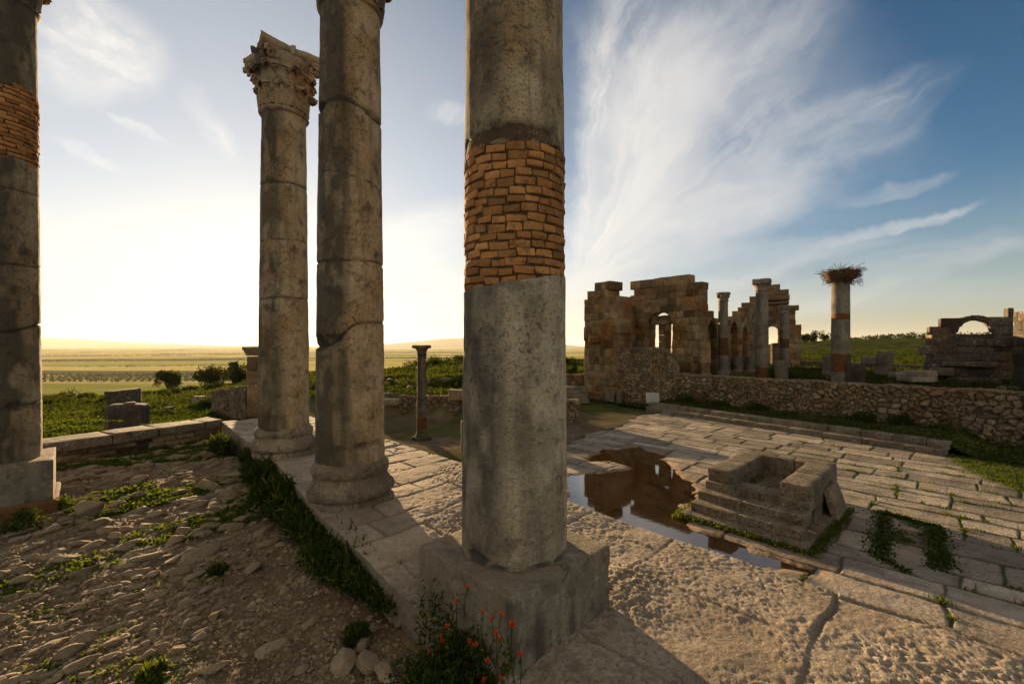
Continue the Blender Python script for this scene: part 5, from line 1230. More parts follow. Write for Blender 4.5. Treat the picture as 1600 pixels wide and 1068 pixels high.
ablock('step', 0.10, 2.13, 0.26, 0.72, 0.07, 0.26, 2, 2)
ablock('step', 0.12, 2.13, 0.58, 1.05, 0.20, 0.43, 3, 2)
ablock('step', 0.14, 2.11, 0.90, 1.42, 0.38, 0.60, 4, 2)
ablock('side_wall', 0.16, 2.10, 1.40, 3.55, 0.05, 0.40, 5, 2)
def ycol(name, x0, x1, y0, y1, z0, z1, seed, n):
    b = MB(); ys = np.linspace(y0, y1, n+1); rr = np.random.default_rng(seed)
    for i in range(n):
        Vb, Qb = rbox((x1-x0, ys[i+1]-ys[i]-0.012, z1-z0+rr.uniform(-.02, .02)), 0.012, (4, 8, 5), 0.012, 4, seed+i, 0.012)
        b.add(frame(Vb, (*(AO+AE*(x0+x1)/2+AY*(ys[i]+ys[i+1])/2), (z0+z1)/2), AE), Qb, tint=rr.uniform(.38, .62))
    return b.build(name, M_ALTAR, al)
ycol('side_block', 0.16, 0.66, 1.0, 3.15, 0.58, 0.87, 11, 2)
ycol('side_block', 1.60, 2.10, 1.0, 3.15, 0.58, 0.87, 21, 2)
ablock('back_block', 0.18, 2.10, 3.12, 3.50, 0.38, 0.865, 31, 3)
# fill the two side walls below the blocks
ycol('side_wall', 0.16, 0.62, 1.4, 3.3, 0.36, 0.585, 41, 2); ycol('side_wall', 1.64, 2.10, 1.4, 3.3, 0.36, 0.585, 51, 2)
Vb, Qb = rbox((0.95, 0.18, 0.66), 0.04, (6, 2, 6), 0.03, 3, 61, 0.05); Vb = rot3(Vb, rx=-0.24)
Vb = rot3(Vb, rz=math.pi/2)
link('leaning_slab', frame(Vb, (*(AO+AE*2.24+AY*2.5), 0.30), AE), Qb, None, M_ALTAR, al, attrs={'tint': np.full(len(Vb), .6)})

# ------------------------------------------------------------------ left side: low wall, blocks, pier
L0 = np.array([-7.9, 6.35]); L1 = np.array([-6.25, 9.35])
lw = thing('low_wall', 'low wall of flat slabs with lit top joining the left column to the terrace corner', 'wall', (*L0, EARTH))
Ll = np.linalg.norm(L1-L0); ex = (L1-L0)/Ll
b = MB(); s = 0; rr = np.random.default_rng(71)
while s < Ll:
    l = min(rr.uniform(0.6, 1.0), Ll-s+.01); Vb, Qb = rbox((l-.015, 0.62, 0.17), 0.025, (6, 4, 2), 0.015, 4, int(s*9), 0.012)
    b.add(frame(Vb, (*(L0+ex*(s+l/2)+np.array([-ex[1], ex[0]])*0.25), 1.94), ex), Qb, tint=rr.uniform(.45, .7)); s += l
b.build('coping', M_ALTAR, lw)
b = MB(); ashlar(b, L0, L1, 1.50, lambda s: 1.9, 0.5, (0.10, 0.15), (0.22, 0.5), seed=72, jog=0.03); Vb, Qb = rbox((Ll-0.1, 0.3, 0.42), 0.02, 3, 0.01, 3, 3); b.add(frame(Vb, (*(L0+ex*Ll/2+np.array([-ex[1], ex[0]])*0.27), 1.66), ex), Qb, tint=.3); b.build('masonry', M_RUB, lw)
# ground under, left of the wall: handled by hillside
pr = vp(395, 540, 15.5); tq = thing('stone_pier', 'square pier with moulded cap and rubble wall beside it, half hidden by the capital column', 'pier', (pr[0], pr[1], 0.8))
q0 = vp(385, 540, 15.5)[:2]; q1 = vp(424, 540, 15.0)[:2]
b = MB(); ashlar(b, q0, q1, 0.5, lambda s: zat(556, 15.3), 0.8, (0.45, 0.7), (1.0, 1.4), seed=73, jog=0.01); b.build('shaft', M_ASH, tq)
exq = (q1-q0)/np.linalg.norm(q1-q0); nq_ = np.array([-exq[1], exq[0]]); cq = (q0+q1)/2+nq_*0.4; wq = np.linalg.norm(q1-q0)
b = MB()
for dz, ww, hh in ((zat(553, 15.3), 0.05, 0.12), (zat(549, 15.3), 0.12, 0.10), (zat(544.5, 15.3), 0.20, 0.13)):
    Vb, Qb = rbox((wq+ww, 0.8+ww, hh), 0.02, 2, 0.01, 3, 5); b.add(frame(Vb, (*cq, dz), exq), Qb)
b.build('cap', M_ASH, tq)
r0_ = vp(331, 540, 17.5)[:2]; r1_ = q0+exq*0.02
def rzt(s):
    s = np.asarray(s); return 1.75+0.42*s/np.linalg.norm(r1_-r0_)+0.03*n2(s, s*0, 2, 2, 3)
rubble('rubble_wing', r0_, r1_, 0.2, rzt, 0.45, 0.13, tq, seed=49, res=0.03, depth=0.04)
# two blocks on the green slope
g1 = gp(202, 676, 0.95); g2 = gp(191, 660, 0.85)
tb = thing('stone_block', 'squat dark worn stone drum with pale chipped top beyond the low wall', 'stone block', (g1[0], g1[1], 0.8), 'stone blocks on the green slope')
Vb, Qb = rbox((0.86, 0.7, 1.15), 0.12, (8, 8, 8), 0.06, 3, 81, 0.05); link('block', frame(Vb, (g1[0], g1[1], 1.27), (1, 0.5)), Qb, None, M_DARKST, tb, attrs={'tint': np.full(len(Vb), .5)})
Vr, Qr = rock((0.45, 0.4, 0.10), 5, 12, 0.3); link('chipped_top', Vr+np.array([g1[0]+0.02, g1[1], 1.85]), Qr, None, M_ROCK, tb, attrs={'tint': np.full(len(Vr), .8), 'rust': np.full(len(Vr), .25)})
g2 = vp(192, 640, 15.2)
tb = thing('stone_block', 'taller stack of two rough blocks just behind the squat drum', 'stone block', (g2[0], g2[1], 0.6), 'stone blocks on the green slope')
Vb, Qb = rbox((0.82, 0.6, 1.1), 0.08, (6, 6, 6), 0.05, 3, 83, 0.04); link('lower_block', frame(Vb, (g2[0], g2[1], 1.05), (1, 0.4)), Qb, None, M_ASH, tb, attrs={'tint': np.full(len(Vb), .35)})
Vb, Qb = rbox((0.8, 0.6, 0.5), 0.06, (6, 6, 4), 0.04, 3, 84, 0.05); link('upper_block', frame(rot3(Vb, ry=-0.06), (g2[0]+0.02, g2[1], 1.80), (1, 0.45)), Qb, None, M_DARKST, tb, attrs={'tint': np.full(len(Vb), .4)})

# wall across the earth court
cw0 = np.array([(560-800)/F*23.2, 23.2]); cw1 = np.array([(905-800)/F*20.4, 20.4])
def cz_(s): return 1.02+0.10*n2(np.asarray(s), np.asarray(s)*0, 0.7, 3, 8)
tag(rubble('rubble_wall', cw0, cw1, -0.1, cz_, 0.5, 0.32, None, seed=53, res=0.05, depth=0.06, origin=(*cw0, 0)), 'low rubble wall at the back of the earth court behind the slim column', 'wall')
def block_at(px, py, Y, size, label, seed, mat=None, ang=0.0, group=None, name='stone_block', tint=.5):
    c = vp(px, py, Y); Vb, Qb = rbox(size, 0.05, 3, 0.035, 3, seed, 0.03); Vb = rot3(Vb, rz=ang)
    return tag(link(name, Vb+c, Qb, None, mat or M_RUB, None, tuple(c), attrs={'tint': np.full(len(Vb), tint)}), label, 'stone block', group)
block_at(714, 616, 21.6, (0.75, 0.6, 0.5), 'big squared block on the right end of the court wall', 5, tint=.7)
block_at(612, 627, 22.0, (0.8, 0.6, 0.3), 'pale flat slab lying on the court wall left of the slim column', 6, M_ROCK)
block_at(609, 600, 30.0, (0.42, 0.4, 0.75), 'small upright dark block in the grass left of the slim column', 7, M_DARKST)
block_at(630, 603, 31.0, (1.6, 0.5, 0.35), 'long low reddish masonry strip in the grass left of the slim column', 8, M_RUB)
block_at(265, 642, 20.0, (0.35, 0.3, 0.4), 'small dark block on the green slope left of the bushes', 9, M_DARKST)
block_at(283, 641, 20.5, (0.8, 0.4, 0.2), 'flat stone lying right of the small dark block on the slope', 10, M_RUB)
block_at(312, 628, 22, (0.5, 0.4, 0.6), 'grey upright stone near the end of the rubble wing', 11, M_FCOL)

# ------------------------------------------------------------------ loose stones
def stone(pos, size, seed, label, name='loose_stone', group=None, mat=None, rz=0.0):
    Vr, Qr = rock(np.asarray(size)*1.25, seed, 26 if pos[1] < 8 else 9, 0.12, 0.26, 0.80, 8); Vr = rot3(Vr, rz=rz)
    o = link(name, Vr+np.asarray(pos), Qr, None, mat or M_ROCK, None, tuple(pos), attrs={'tint': np.full(len(Vr), .3+.5*((seed*37) % 11)/11.)})
    return tag(o, label, 'stone', group)
def eg(px, py, dz=0.0):
    q = gp(px, py, EARTH); q[2] = float(earth_at(q[0], q[1]))+dz; return q
stone(eg(146, 802, 0.05), (0.34, 0.26, 0.22), 12, 'big rounded boulder on the cobbles right of the left plinth')
for px, py, sz, sd_, lab in ((546, 1040, (.20, .16, .16), 2, 'pale wedge shaped rock at the bottom left of the poppies'), (561, 1012, (.16, .12, .10), 3, 'grey rock half covered by weeds above the wedge shaped rock'),
    (585, 1045, (.19, .13, .14), 4, 'tilted brown rock touching the poppies at the bottom'), (612, 968, (.17, .12, .13), 5, 'pair of upright pale stones end nearest the terrace slab'), (632, 975, (.13, .10, .12), 6, 'small upright stone just left of the big plinth'),
    (577, 993, (.10, .07, .05), 7, 'small flat chip above the weeds left of the plinth'), (610, 1064, (.22, .14, .08), 8, 'flat pale stone cut by the bottom edge of the photo'), (636, 905, (.34, .26, .12), 9, 'rough stone slab at the foot of the terrace beside the plinth')):
    stone(eg(px, py, 0.03), sz, sd_, lab, rz=sd_*0.7)
for px, py, sd_, lab in ((293, 893, 21, 'small stone in the beaten earth near the cobble edge'), (443, 925, 22, 'dark chip lying in the shaded earth'), (230, 1010, 23, 'small pale pebble near a grass patch at bottom left'), (312, 1000, 24, 'pebble in the sunlit earth at the bottom')):
    stone(eg(px, py, 0.008), (.09, .07, .04), sd_, lab)
rr = np.random.default_rng(77); k = 0
for px0, px1, Y0, Y1, n in ((600, 730, 24, 40, 26), (60, 370, 15, 45, 10), (1250, 1470, 24, 46, 26), (1555, 1640, 17.5, 22, 12), (880, 915, 33, 42, 4)):
    lab = {600: 'pale weathered stone lying among grass beyond the court wall', 60: 'small stone in the green slope left of the pier', 1250: 'scattered ruin stone on the grass around the nest column', 1555: 'tumbled stone at the foot of the arch ruin', 880: 'stone in the grass left of the basilica corner'}[px0]
    for _ in range(n):
        px = rr.uniform(px0, px1); Y = rr.uniform(Y0, Y1); x = (px-800)/F*Y; s = rr.uniform(0.25, 0.75)
        z = float(terrain_z(np.array([x]), np.array([Y]))[0]); k += 1
        stone((x, Y, z+0.08), (s, s*rr.uniform(.5, .9), s*rr.uniform(.35, .7)), 200+k, lab, group=lab+'s' if False else {600: 'stones beyond the court wall', 60: 'stones on the green slope', 1250: 'stones around the nest column', 1555: 'stones by the arch ruin', 880: 'stones left of the basilica'}[px0], mat=M_RUB if k % 3 else M_ROCK, rz=rr.uniform(0, 3))
block_at(1430, 592, 20.0, (1.1, 0.8, 0.22), 'flat slab atop a stack of slabs left of the arch ruin', 15, M_FCOL)
block_at(1428, 583, 21.5, (1.0, 0.7, 0.3), 'upper slab of the stack left of the arch ruin', 16, M_FCOL)
block_at(1450, 587, 20.3, (0.5, 0.5, 0.5), 'round pale chunk at the left foot of the arch ruin', 17, M_ROCK)
block_at(1403, 585, 21.5, (0.6, 0.5, 0.24), 'grey flat stone in the grass between nest column and arch ruin', 18, M_FCOL)
block_at(1368, 563, 28.6, (1.3, 0.8, 0.5), 'broken base block left of the leaning stump', 19, M_FCOL)

# ------------------------------------------------------------------ plants
def grass_obj(name, V, Q, T, tint, mat):
    o = link(name, V, Q, T, mat, smooth=False, attrs={'tint': tint}); return tag(o, kind='stuff')
def bush(name, label, cat, centre, rad, n, size, mat, seed, lobes=7, group=None, trunk=False, up=0.2, rz=0.0):
    rr = np.random.default_rng(seed); centre = np.asarray(centre, float); rad = np.asarray(rad, float)
    t = thing(name, label, cat, tuple(centre-np.array([0, 0, rad[2]*0.6])), group); P = []
    for k in range(lobes):
        c = rr.normal(size=3)*0.45; c[2] = abs(c[2])*0.9-0.15; r = rr.uniform(.35, .65)
        q = rr.normal(size=(n//lobes, 3)); q /= np.linalg.norm(q, axis=1, keepdims=True); q = c+q*(r*rr.uniform(.55, 1.05, (len(q), 1))); P.append(q)
    P = np.concatenate(P); keepq = (fbm(P*2.6+seed, 3, seed) > -0.28) & (np.linalg.norm(P, axis=1) < 1.25); P = P[keepq]
    P = centre+rot3(P*rad, rz=rz); P[:, 2] = np.maximum(P[:, 2], centre[2]-rad[2]*0.62)
    V, Q, tn = leaves(P, rr.uniform(.35, 1.4, len(P))*size, rr, up, 0.5)
    if not trunk:
        Pg = P[rr.integers(0, len(P), len(P)//5)]; V2, Q2, t2_ = leaves(Pg, rr.uniform(1.2, 3.2, len(Pg))*size, rr, 1.6, 0.13)
        V = np.concatenate([V, V2]); Q = np.concatenate([Q, Q2+len(tn)]); tn = np.concatenate([tn, t2_])
    link('foliage', V, Q, None, mat, t, smooth=False, attrs={'tint': tn})
    b = MB()
    for k in range(7 if trunk else 4):
        a = rr.uniform(0, 6.28); e = centre+rad*np.array([math.cos(a)*.55, math.sin(a)*.55, rr.uniform(.1, .5)]); s0_ = centre-np.array([0, 0, rad[2]*1.0]); tube_add(b, np.stack([s0_, (s0_+e)/2+rr.normal(size=3)*0.06*rad, e]), np.array([.05, .035, .012])*(rad[2] if trunk else 0.15), 6, .5)
    b.build('stem', M_BARK, t)
    return t
# hillside herbs
rr = np.random.default_rng(101); Pp = []; Sz = []
def sample(px0, px1, Y0, Y1, n, cond=None):
    px = rr.uniform(px0, px1, n); iy = rr.uniform(1/Y1, 1/Y0, n); Yq = 1/iy; x = (px-800)/F*Yq
    m = n2(x, Yq, 0.35, 3, 103)+0.7*n2(x, Yq, 1.3, 2, 104) > rr.uniform(-0.75, 0.35, n)
    if cond is not None: m &= cond(px, x, Yq)
    x, Yq = x[m], Yq[m]; z = terrain_z(x, Yq); return np.stack([x, Yq, z], -1)
A_ = sample(-150, 420, 10.5, 75, 42000, lambda px, x, y: (xy2uv(x, y)[0] < -11.2) & ~((px > 160) & (px < 240) & (y < 14.5)))
B_ = sample(470, 745, 22.9, 62, 16000, lambda px, x, y: y > np.interp(px, [560, 600, 725], [23.6, 23.0, 21.8]))
C_ = sample(840, 915, 32, 65, 5000)
D_ = sample(1200, 1750, 17, 75, 30000, lambda px, x, y: ((x-WP0[0])*WN[0]+(y-WP0[1])*WN[1]) > 0.8)
allp = np.concatenate([A_, B_, C_, D_]); cl = np.repeat(allp, 4, 0)+rr.normal(size=(len(allp)*4, 3))*np.array([.10, .10, .03])
d = cl[:, 1]; tall = 0.5+0.9*np.clip(n2(cl[:, 0], cl[:, 1], 0.45, 3, 105)+0.35, 0, 1.2)
cl[:, 2] += rr.uniform(0, 1, len(cl))*0.16*tall*np.clip(d/18, .5, 1.6)
V, Q, tn = leaves(cl, rr.uniform(.07, .16, len(cl))*np.clip(d/20, .8, 2.2), rr, 0.6, 0.5)
tn = np.clip(tn*0.6+0.4*np.repeat(sstep(n2(cl[:, 0], cl[:, 1], 0.3, 3, 106), -0.3, 0.4), 4), 0, 1)
grass_obj('hillside_grass', V, Q, None, tn, M_HERB)
# court grass: joints, right hand lawn, bank, foot of the walls
rr = np.random.default_rng(111)
w_ = (PLM.ravel()**1.5)*(inpl.ravel())*(dep.ravel() < 0.25)*np.clip(PLY.ravel()/12, 0.3, 2)**2*(PLX.ravel() > 0); w_ *= 0.06+np.where((PLM.ravel() > 0.55), 1, 0)
idx = np.repeat(rr.choice(len(w_), 2600, p=w_/w_.sum()), 16); Pj = np.stack([PLX.ravel()[idx], PLY.ravel()[idx], np.full(len(idx), -0.02)], -1)+rr.normal(size=(len(idx), 3))*np.array([.05, .05, 0])
V, T, tn = blades(Pj, 0.085, 0.028, rr, 0.9); grass_obj('joint_grass', V, None, T, tn, M_GRASS)
sb = rr.uniform(-2.5, slen+10, 36000); qb = rr.uniform(0, 1, 36000); i_ = np.clip(np.searchsorted(ss_, sb), 0, ns-1); j_ = np.clip((qb*(nq-1)).astype(int), 0, nq-1)
Pb = np.stack([XB[i_, j_], YB[i_, j_], hb[i_, j_]], -1)+rr.normal(size=(36000, 3))*np.array([.05, .05, 0])
m = rr.uniform(0, 1, 36000) < 0.25+0.75*sstep(n2(Pb[:, 0], Pb[:, 1], 0.8, 3, 112), -0.3, 0.3); Pb = Pb[m]
V, Q, tn = leaves(Pb, rr.uniform(.05, .12, len(Pb)), rr, 0.9, 0.4); grass_obj('bank_grass', V, Q, None, tn, M_GRASSD)
rr = np.random.default_rng(114)
for k, (px, r, lab) in enumerate(((1075, .42, 'dark leafy clump at the wall foot nearest the pale panel'), (1115, .5, 'widest dark clump growing at the foot of the field-stone wall'), (1180, .38, 'leafy clump on the field-stone wall left of the steps middle'), (1345, .40, 'weeds growing out of the field-stone wall below the nest column'), (1405, .36, 'weeds on the field-stone wall left of the arch ruin'), (1490, .5, 'dark grass clump beyond the right end of the steps'))):
    c = on_wall(px, -0.28); bush('wall_plant', lab, 'plant', (c[0], c[1], 0.45 if px < 1470 else 0.2), (r*1.5, r*.8, r*1.1), 2600, 0.07, M_GRASSD, 380+k, 8, 'plants along the field-stone wall', up=0.6, rz=-0.87)
# moss and weeds round the altar's foot
rr = np.random.default_rng(115); pts = []
for a, c, n in ((np.array([-0.06, -0.05]), np.array([2.34, -0.05]), 1900), (np.array([2.36, -0.05]), np.array([2.45, 3.0]), 1700), (np.array([-0.05, -0.05]), np.array([-0.05, 0.9]), 700), (np.array([0.7, 1.5]), np.array([1.55, 1.5]), 300), (np.array([0.72, 1.6]), np.array([0.72, 3.0]), 200)):
    t_ = rr.uniform(0, 1, n)[:, None]; q = a+(c-a)*t_+rr.normal(size=(n, 2))*0.05; zz = 0.40 if a[1] > 1 else 0.0
    pts.append(np.concatenate([AO+q[:, :1]*AE+q[:, 1:]*AY, np.full((n, 1), zz)+np.abs(rr.normal(size=(n, 1)))*0.03], 1))
pts = np.concatenate(pts); V, Q, tn = leaves(pts, rr.uniform(.025, .06, len(pts)), rr, 0.8, 0.6); grass_obj('altar_weeds', V, Q, None, tn, M_GRASS)
# weeds on two sunken joints at the right
pts = []
for a, c, wd, n in (((1378, 800), (1372, 870), .10, 1800), ((1465, 826), (1472, 890), .10, 1500), ((1378, 800), (1470, 824), .04, 700), ((1372, 868), (1420, 895), .05, 400)):
    A2_ = gp(*a)[:2]; C2_ = gp(*c)[:2]; q = A2_+(C2_-A2_)*rr.uniform(0, 1, n)[:, None]+rr.normal(size=(n, 2))*wd; pts.append(np.concatenate([q, np.full((n, 1), -0.02)+np.abs(rr.normal(size=(n, 1)))*0.02], 1))
pts = np.concatenate(pts); V, Q, tn = leaves(pts, rr.uniform(.03, .07, len(pts)), rr, 0.7, 0.6); grass_obj('joint_weeds', V, Q, None, tn, M_GRASSD)
# low green cover between the cobbles
w_ = (EM.ravel()**1.3)*np.clip(EY.ravel(), 1, 6)**2; w_ = w_*np.clip(n2(EX, EY, 6.0, 3, 116).ravel()*2.0+0.6, 0.02, 1); idx = rr.choice(len(w_), 80000, p=w_/w_.sum())
Pc = np.stack([EX.ravel()[idx], EY.ravel()[idx], EZ.ravel()[idx]], -1)+rr.normal(size=(len(idx), 3))*np.array([.012, .012, .003])
uc, vc = xy2uv(Pc[:, 0], Pc[:, 1]); Pc = Pc[vc < vleft(uc)]
V, Q, tn = leaves(Pc, rr.uniform(.012, .042, len(Pc))*np.clip(Pc[:, 1]/3.5, .8, 1.6), rr, 0.5, 0.7); grass_obj('cobble_weeds', V, Q, None, tn, M_GRASS)
# bushy plants along the terrace foot
edge_pts = [(350, 700, .20, 'yellow green weed tuft at the far end of the terrace edge'), (385, 715, .16, 'small dark weed clump left of the capital column base'), (412, 745, .22, 'dark weeds left of the moulded base at the terrace edge'), (445, 790, .30, 'largest leafy clump spilling from the terrace edge below the second column'), (490, 830, .30, 'thick dark clump between the terrace slabs and earth'), (535, 868, .30, 'dark leafy clump on the terrace edge left of the flat pale slab'), (585, 905, .24, 'last clump of weeds before the big plinth')]
for k, (px, py, r, lab) in enumerate(edge_pts):
    q = gp(px, py, EARTH+0.12); bush('leafy_weed', lab, 'plant', q+np.array([-0.04, 0.0, 0.0]), (r*1.9, r*0.75, r*(0.75 if k < 4 else 0.5)), 9000, np.random.default_rng(k).choice([0.014, 0.022, 0.032, 0.045])+0.012, M_GRASSD, 300+k, 16, 'weeds along the terrace edge', up=0.7, rz=2.36)
for k, (px, py, r, lab, mt) in enumerate(((105, 790, .17, 'bright grass tuft at the corner of the left plinth', M_GRASS), (30, 822, .24, 'dark grass along the foot of the left plinth', M_GRASSD), (330, 672, .2, 'dark weed clump in the corner of the low wall', M_GRASSD), (558, 1000, .10, 'weeds around the rocks at the bottom', M_GRASSD), (340, 893, .07, 'moss tuft on a stone in the earth', M_GRASSD), (238, 1058, .06, 'green tuft at the bottom of the sunlit earth', M_GRASS))):
    q = gp(px, py, EARTH+0.05); bush('weed_tuft', lab, 'plant', q, (r*1.2, r*1.0, r*0.7), 2200, 0.026, mt, 330+k, 6, up=0.8)
# poppies at the plinth's foot
q = gp(735, 1058, EARTH+0.12)
pop = bush('poppy_clump', 'poppy plants with small orange red flowers against the dark face of the nearest plinth', 'flowers', q, (.40, .25, .14), 14000, 0.026, M_GRASSD, 351, 12, up=0.6)
prr = np.random.default_rng(352)
flw = [(666, 965), (698, 978), (690, 993), (731, 916), (714, 940), (755, 955), (769, 966), (783, 959), (799, 975), (803, 977), (776, 989), (780, 999), (735, 1001), (743, 1006), (663, 1026), (651, 1036), (671, 1018), (673, 1041), (731, 1036), (762, 1031), (748, 1057), (757, 1062), (674, 1064), (785, 1056), (813, 1022), (690, 1000)]
for k, (px, py) in enumerate(flw):
    # flowers stand just in front of the plinth's left face: plane through its lower edge
    fa_ = np.array([0.017, 2.93-0.643]); t_ = (px-800)/F; nrm = np.array([-1, -1])/R2; off = 0.05+prr.uniform(0, .12)
    D_l = (fa_+nrm*off) @ nrm; Yf = D_l/(np.array([t_, 1]) @ nrm); c = vp(px, py, Yf)
    b = MB()
    for j in range(4):
        a = j*1.57+prr.uniform(-.3, .3); s = np.linspace(0, 1, 5); wq_ = np.linspace(-1, 1, 5); S, Wd = np.meshgrid(s, wq_, indexing='ij'); r_p = 0.0155
        rad = S*r_p; an = a+Wd*0.75*np.sin(np.pi*np.clip(S*0.75+.1, 0, 1)); zz = 0.010*S**1.5+0.003*np.sin(Wd*5)
        b.add(np.stack([np.cos(an)*rad, np.sin(an)*rad, zz], -1).reshape(-1, 3), gridQ(5, 5), tint=prr.uniform(0, 1))
    V = rot3(np.concatenate(b.V), rx=prr.uniform(.2, 1.0), rz=prr.uniform(-1, 1)); b.V = [V+c]
    fl = b.build('flower', M_POPPY, pop, tuple(c))
    sb_ = MB(); foot = np.array([c[0]+prr.normal()*.03-0.02, c[1]-0.02, max(EARTH+0.05, c[2]-prr.uniform(.12, .3))]); tube_add(sb_, np.stack([foot, (foot+c)/2+prr.normal(size=3)*.012, c]), 0.0022, 5); sb_.build('stalk', M_GRASSD, fl)
# taller stems reaching up the plinth
rr = np.random.default_rng(360); P = []
for k in range(46):
    px = rr.uniform(655, 800); py0 = 1060; hgt = rr.uniform(.15, .36); t_ = (px-800)/F; nrm = np.array([-1, -1])/R2; D_l = (np.array([0.017, 2.287])+nrm*rr.uniform(.03, .15)) @ nrm; Yf = D_l/(np.array([t_, 1]) @ nrm)
    base = np.array([t_*Yf, Yf, EARTH+0.05]); n = 26; s = rr.uniform(0, 1, n); sway = np.array([rr.normal()*.05, rr.normal()*.03, 0])
    P.append(base+np.outer(s, [0, 0, hgt+.12])+np.outer(s**2, sway)+rr.normal(size=(n, 3))*.013)
P = np.concatenate(P); V, Q, tn = leaves(P, rr.uniform(.018, .045, len(P)), rr, 0.6, 0.35); link('tall_stems', V, Q, None, M_GRASSD, pop, smooth=False, attrs={'tint': tn})
# bushes on the slope
for k, (px, top, bot, Y, rx, lab) in enumerate(((266, 578, 609, 62, 1.5, 'round dark bush on the slope, leftmost of the three'), (330, 569, 608, 60, 2.0, 'wide bush on the slope beside the pier, centre of the three'), (368, 570, 604, 56, 1.2, 'bush half hidden by the pier, right of the wide bush'))):
    z0 = CZ-(bot-HY)/F*Y; z1 = CZ-(top-HY)/F*Y
    bush('slope_bush', lab, 'bush', ((px-800)/F*Y, Y, (z0+z1)/2-0.1), (rx, rx, (z1-z0)*0.60), 5200, 0.28, M_SHRUB, 400+k, 10, 'bushes on the slope', True)
rr = np.random.default_rng(410)
for k in range(38):
    if k < 12: px = rr.uniform(575, 745); Y = rr.uniform(41, 47); h = rr.uniform(.5, .95); lab = 'dark low shrub on the ridge beyond the slim column'; grp = 'shrubs on the ridge'
    elif k < 34: px = rr.uniform(60, 330); Y = rr.uniform(17, 52); h = rr.uniform(.4, .8); lab = 'dark low shrub on the left green slope'; grp = 'shrubs on the left slope'
    else: px = rr.uniform(880, 920); Y = rr.uniform(36, 46); h = rr.uniform(.4, .7); lab = 'low shrub left of the basilica corner'; grp = 'shrubs left of the basilica'
    x = (px-800)/F*Y; z = float(terrain_z(np.array([x]), np.array([Y]))[0]); bush('low_shrub', lab, 'shrub', (x, Y, z+h*.3), (h*1.5, h*1.3, h*.7), 1000, 0.10+0.0015*Y, M_SHRUB, 520+k, 6, grp)
for k, px in enumerate((1256, 1268, 1274, 1287, 1262)):
    Y = 118+5*k; x = (px-800)/F*Y; z = float(terrain_z(np.array([x]), np.array([Y]))[0]); h = (1.3, 1.0, 1.7, 1.6, 1.2)[k]
    bush('round_tree', ('low tree touching the gable wall on the ridge', 'small tree in the gap of the ridge trees', 'round tree standing on the ridge, second from right', 'rightmost round tree on the ridge before the nest column', 'bushy tree near the gable wall on the ridge')[k], 'tree', (x, Y, z+h*.9), (h, h, h), 1100, 0.45, M_SHRUB, 450+k, 7, 'round trees on the ridge', True)
# long tree line on the right skyline
rr = np.random.default_rng(470); px = rr.uniform(1290, 1900, 9000); Y = rr.uniform(255, 300, 9000); x = (px-800)/F*Y; z = terrain_z(x, Y, False); dens_ = n2(x, Y*0, 0.05, 3, 471); m = dens_ > rr.uniform(-.6, .5, 9000)
P = np.stack([x, Y, z+rr.uniform(0, 1, 9000)**1.3*(2.2+2.0*np.clip(dens_, 0, 1)+0.006*(px-1290))], -1)[m]; V, Q, tn = leaves(P, rr.uniform(.9, 1.7, len(P)), rr, .2, .7); grass_obj('skyline_trees', V, Q, None, tn, M_SHRUB)
# olive grove on the plain: individual trees
rr = np.random.default_rng(480); proto = None; n = 0
for r in range(5):
    Y = 660+r*36
    for c in range(50):
        px0 = 800-F*(480-c*8.2+r*3)/Y*0.78; x = -(775/680.)*Y+c*11.0+r*4.0+rr.normal()*0.7; Yq = Y+rr.normal()*1.2+0.03*(x+700); p_ = x/Yq*F+800
        if p_ < 30 or p_ > 385: continue
        z = -52+6*float(n2(np.array([x]), np.array([Yq]), 1/1500., 3, 5)[0])*float(sstep(math.hypot(x, Yq), 800, 4000))
        if proto is None:
            proto = bush('olive_tree', 'round olive tree in the rows on the plain', 'tree', (x, Yq, z+2.6), (3.0, 3.0, 2.5), 420, 1.15, M_OLIVE, 481, 6, 'olive trees in rows on the plain', True); proto.location.z = z+1.1; P_OFF = 1.1
        else:
            copy_tree(proto, (x, Yq, z+1.1), rr.uniform(0, 6), rr.uniform(.8, 1.2))
        n += 1
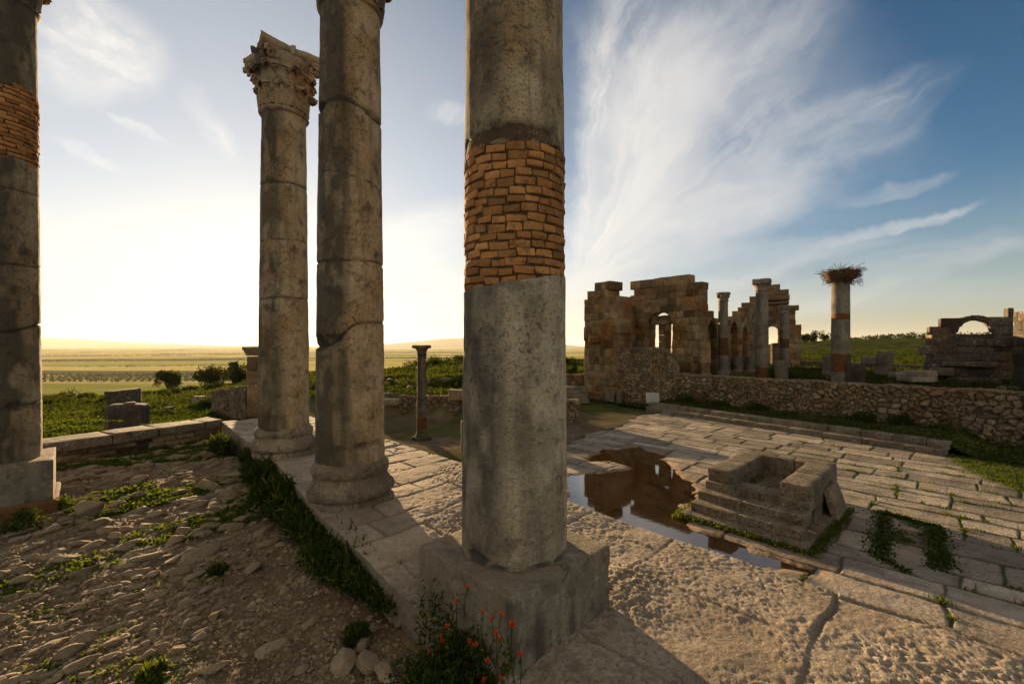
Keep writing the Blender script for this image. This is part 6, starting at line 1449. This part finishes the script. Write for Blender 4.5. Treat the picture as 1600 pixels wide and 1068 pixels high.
# far dark groves and hedges on the plain: uncountable
rr = np.random.default_rng(490); P = []; S = []
for (px0, px1, Y0, Y1, n, hh) in ((60, 480, 1500, 1620, 900, 4.5), (60, 300, 2300, 2380, 320, 4.5), (250, 480, 2900, 3000, 300, 5), (600, 730, 1900, 2000, 130, 5), (640, 725, 1250, 1300, 90, 6), (600, 640, 820, 860, 14, 4), (880, 918, 1200, 1500, 300, 6), (60, 730, 4200, 4300, 420, 6), (120, 480, 1120, 1130, 60, 4)):
    px = rr.uniform(px0, px1, n); Y = rr.uniform(Y0, Y1, n)+0.4*(px-px0); x = (px-800)/F*Y; z = -52+6*n2(x, Y, 1/1500., 3, 5)*sstep(np.hypot(x, Y), 800, 4000)+38*np.clip(n2(x, Y, 1/5200., 3, 9), 0, 1)*sstep(np.hypot(x, Y), 3500, 9000)
    q = np.stack([x, Y, z], -1)
    for k in range(7): P.append(q+rr.normal(size=q.shape)*np.array([2, 2, .8])+np.array([0, 0, hh*.5])); S.append(np.full(len(q), hh*0.75))
P = np.concatenate(P); S = np.concatenate(S); V, Q, tn = leaves(P, S*rr.uniform(.6, 1.2, len(S)), rr, 0.1, .8); grass_obj('far_groves', V, Q, None, tn, M_OLIVE)

# ------------------------------------------------------------------ haze
hv = bpy.data.materials.new('haze_air'); hv.use_nodes = True; t = NT(hv.node_tree); t.N.clear()
pv = t.new('ShaderNodeVolumePrincipled'); pv.inputs['Color'].default_value = (0.95, 0.93, 0.88, 1); pv.inputs['Density'].default_value = 3.2e-5; pv.inputs['Anisotropy'].default_value = 0.35
o_ = t.new('ShaderNodeOutputMaterial'); t.L.new(pv.outputs[0], o_.inputs['Volume'])
x0, x1, y0, y1, z0, z1 = -32000, 32000, -3000, 32000, -72, 330
V = np.array([(x, y, z) for z in (z0, z1) for y in (y0, y1) for x in (x0, x1)], float)
Qh = [(0, 2, 3, 1), (4, 5, 7, 6), (0, 1, 5, 4), (2, 6, 7, 3), (0, 4, 6, 2), (1, 3, 7, 5)]
tag(link('haze', V, Qh, None, hv, smooth=False), kind='stuff')
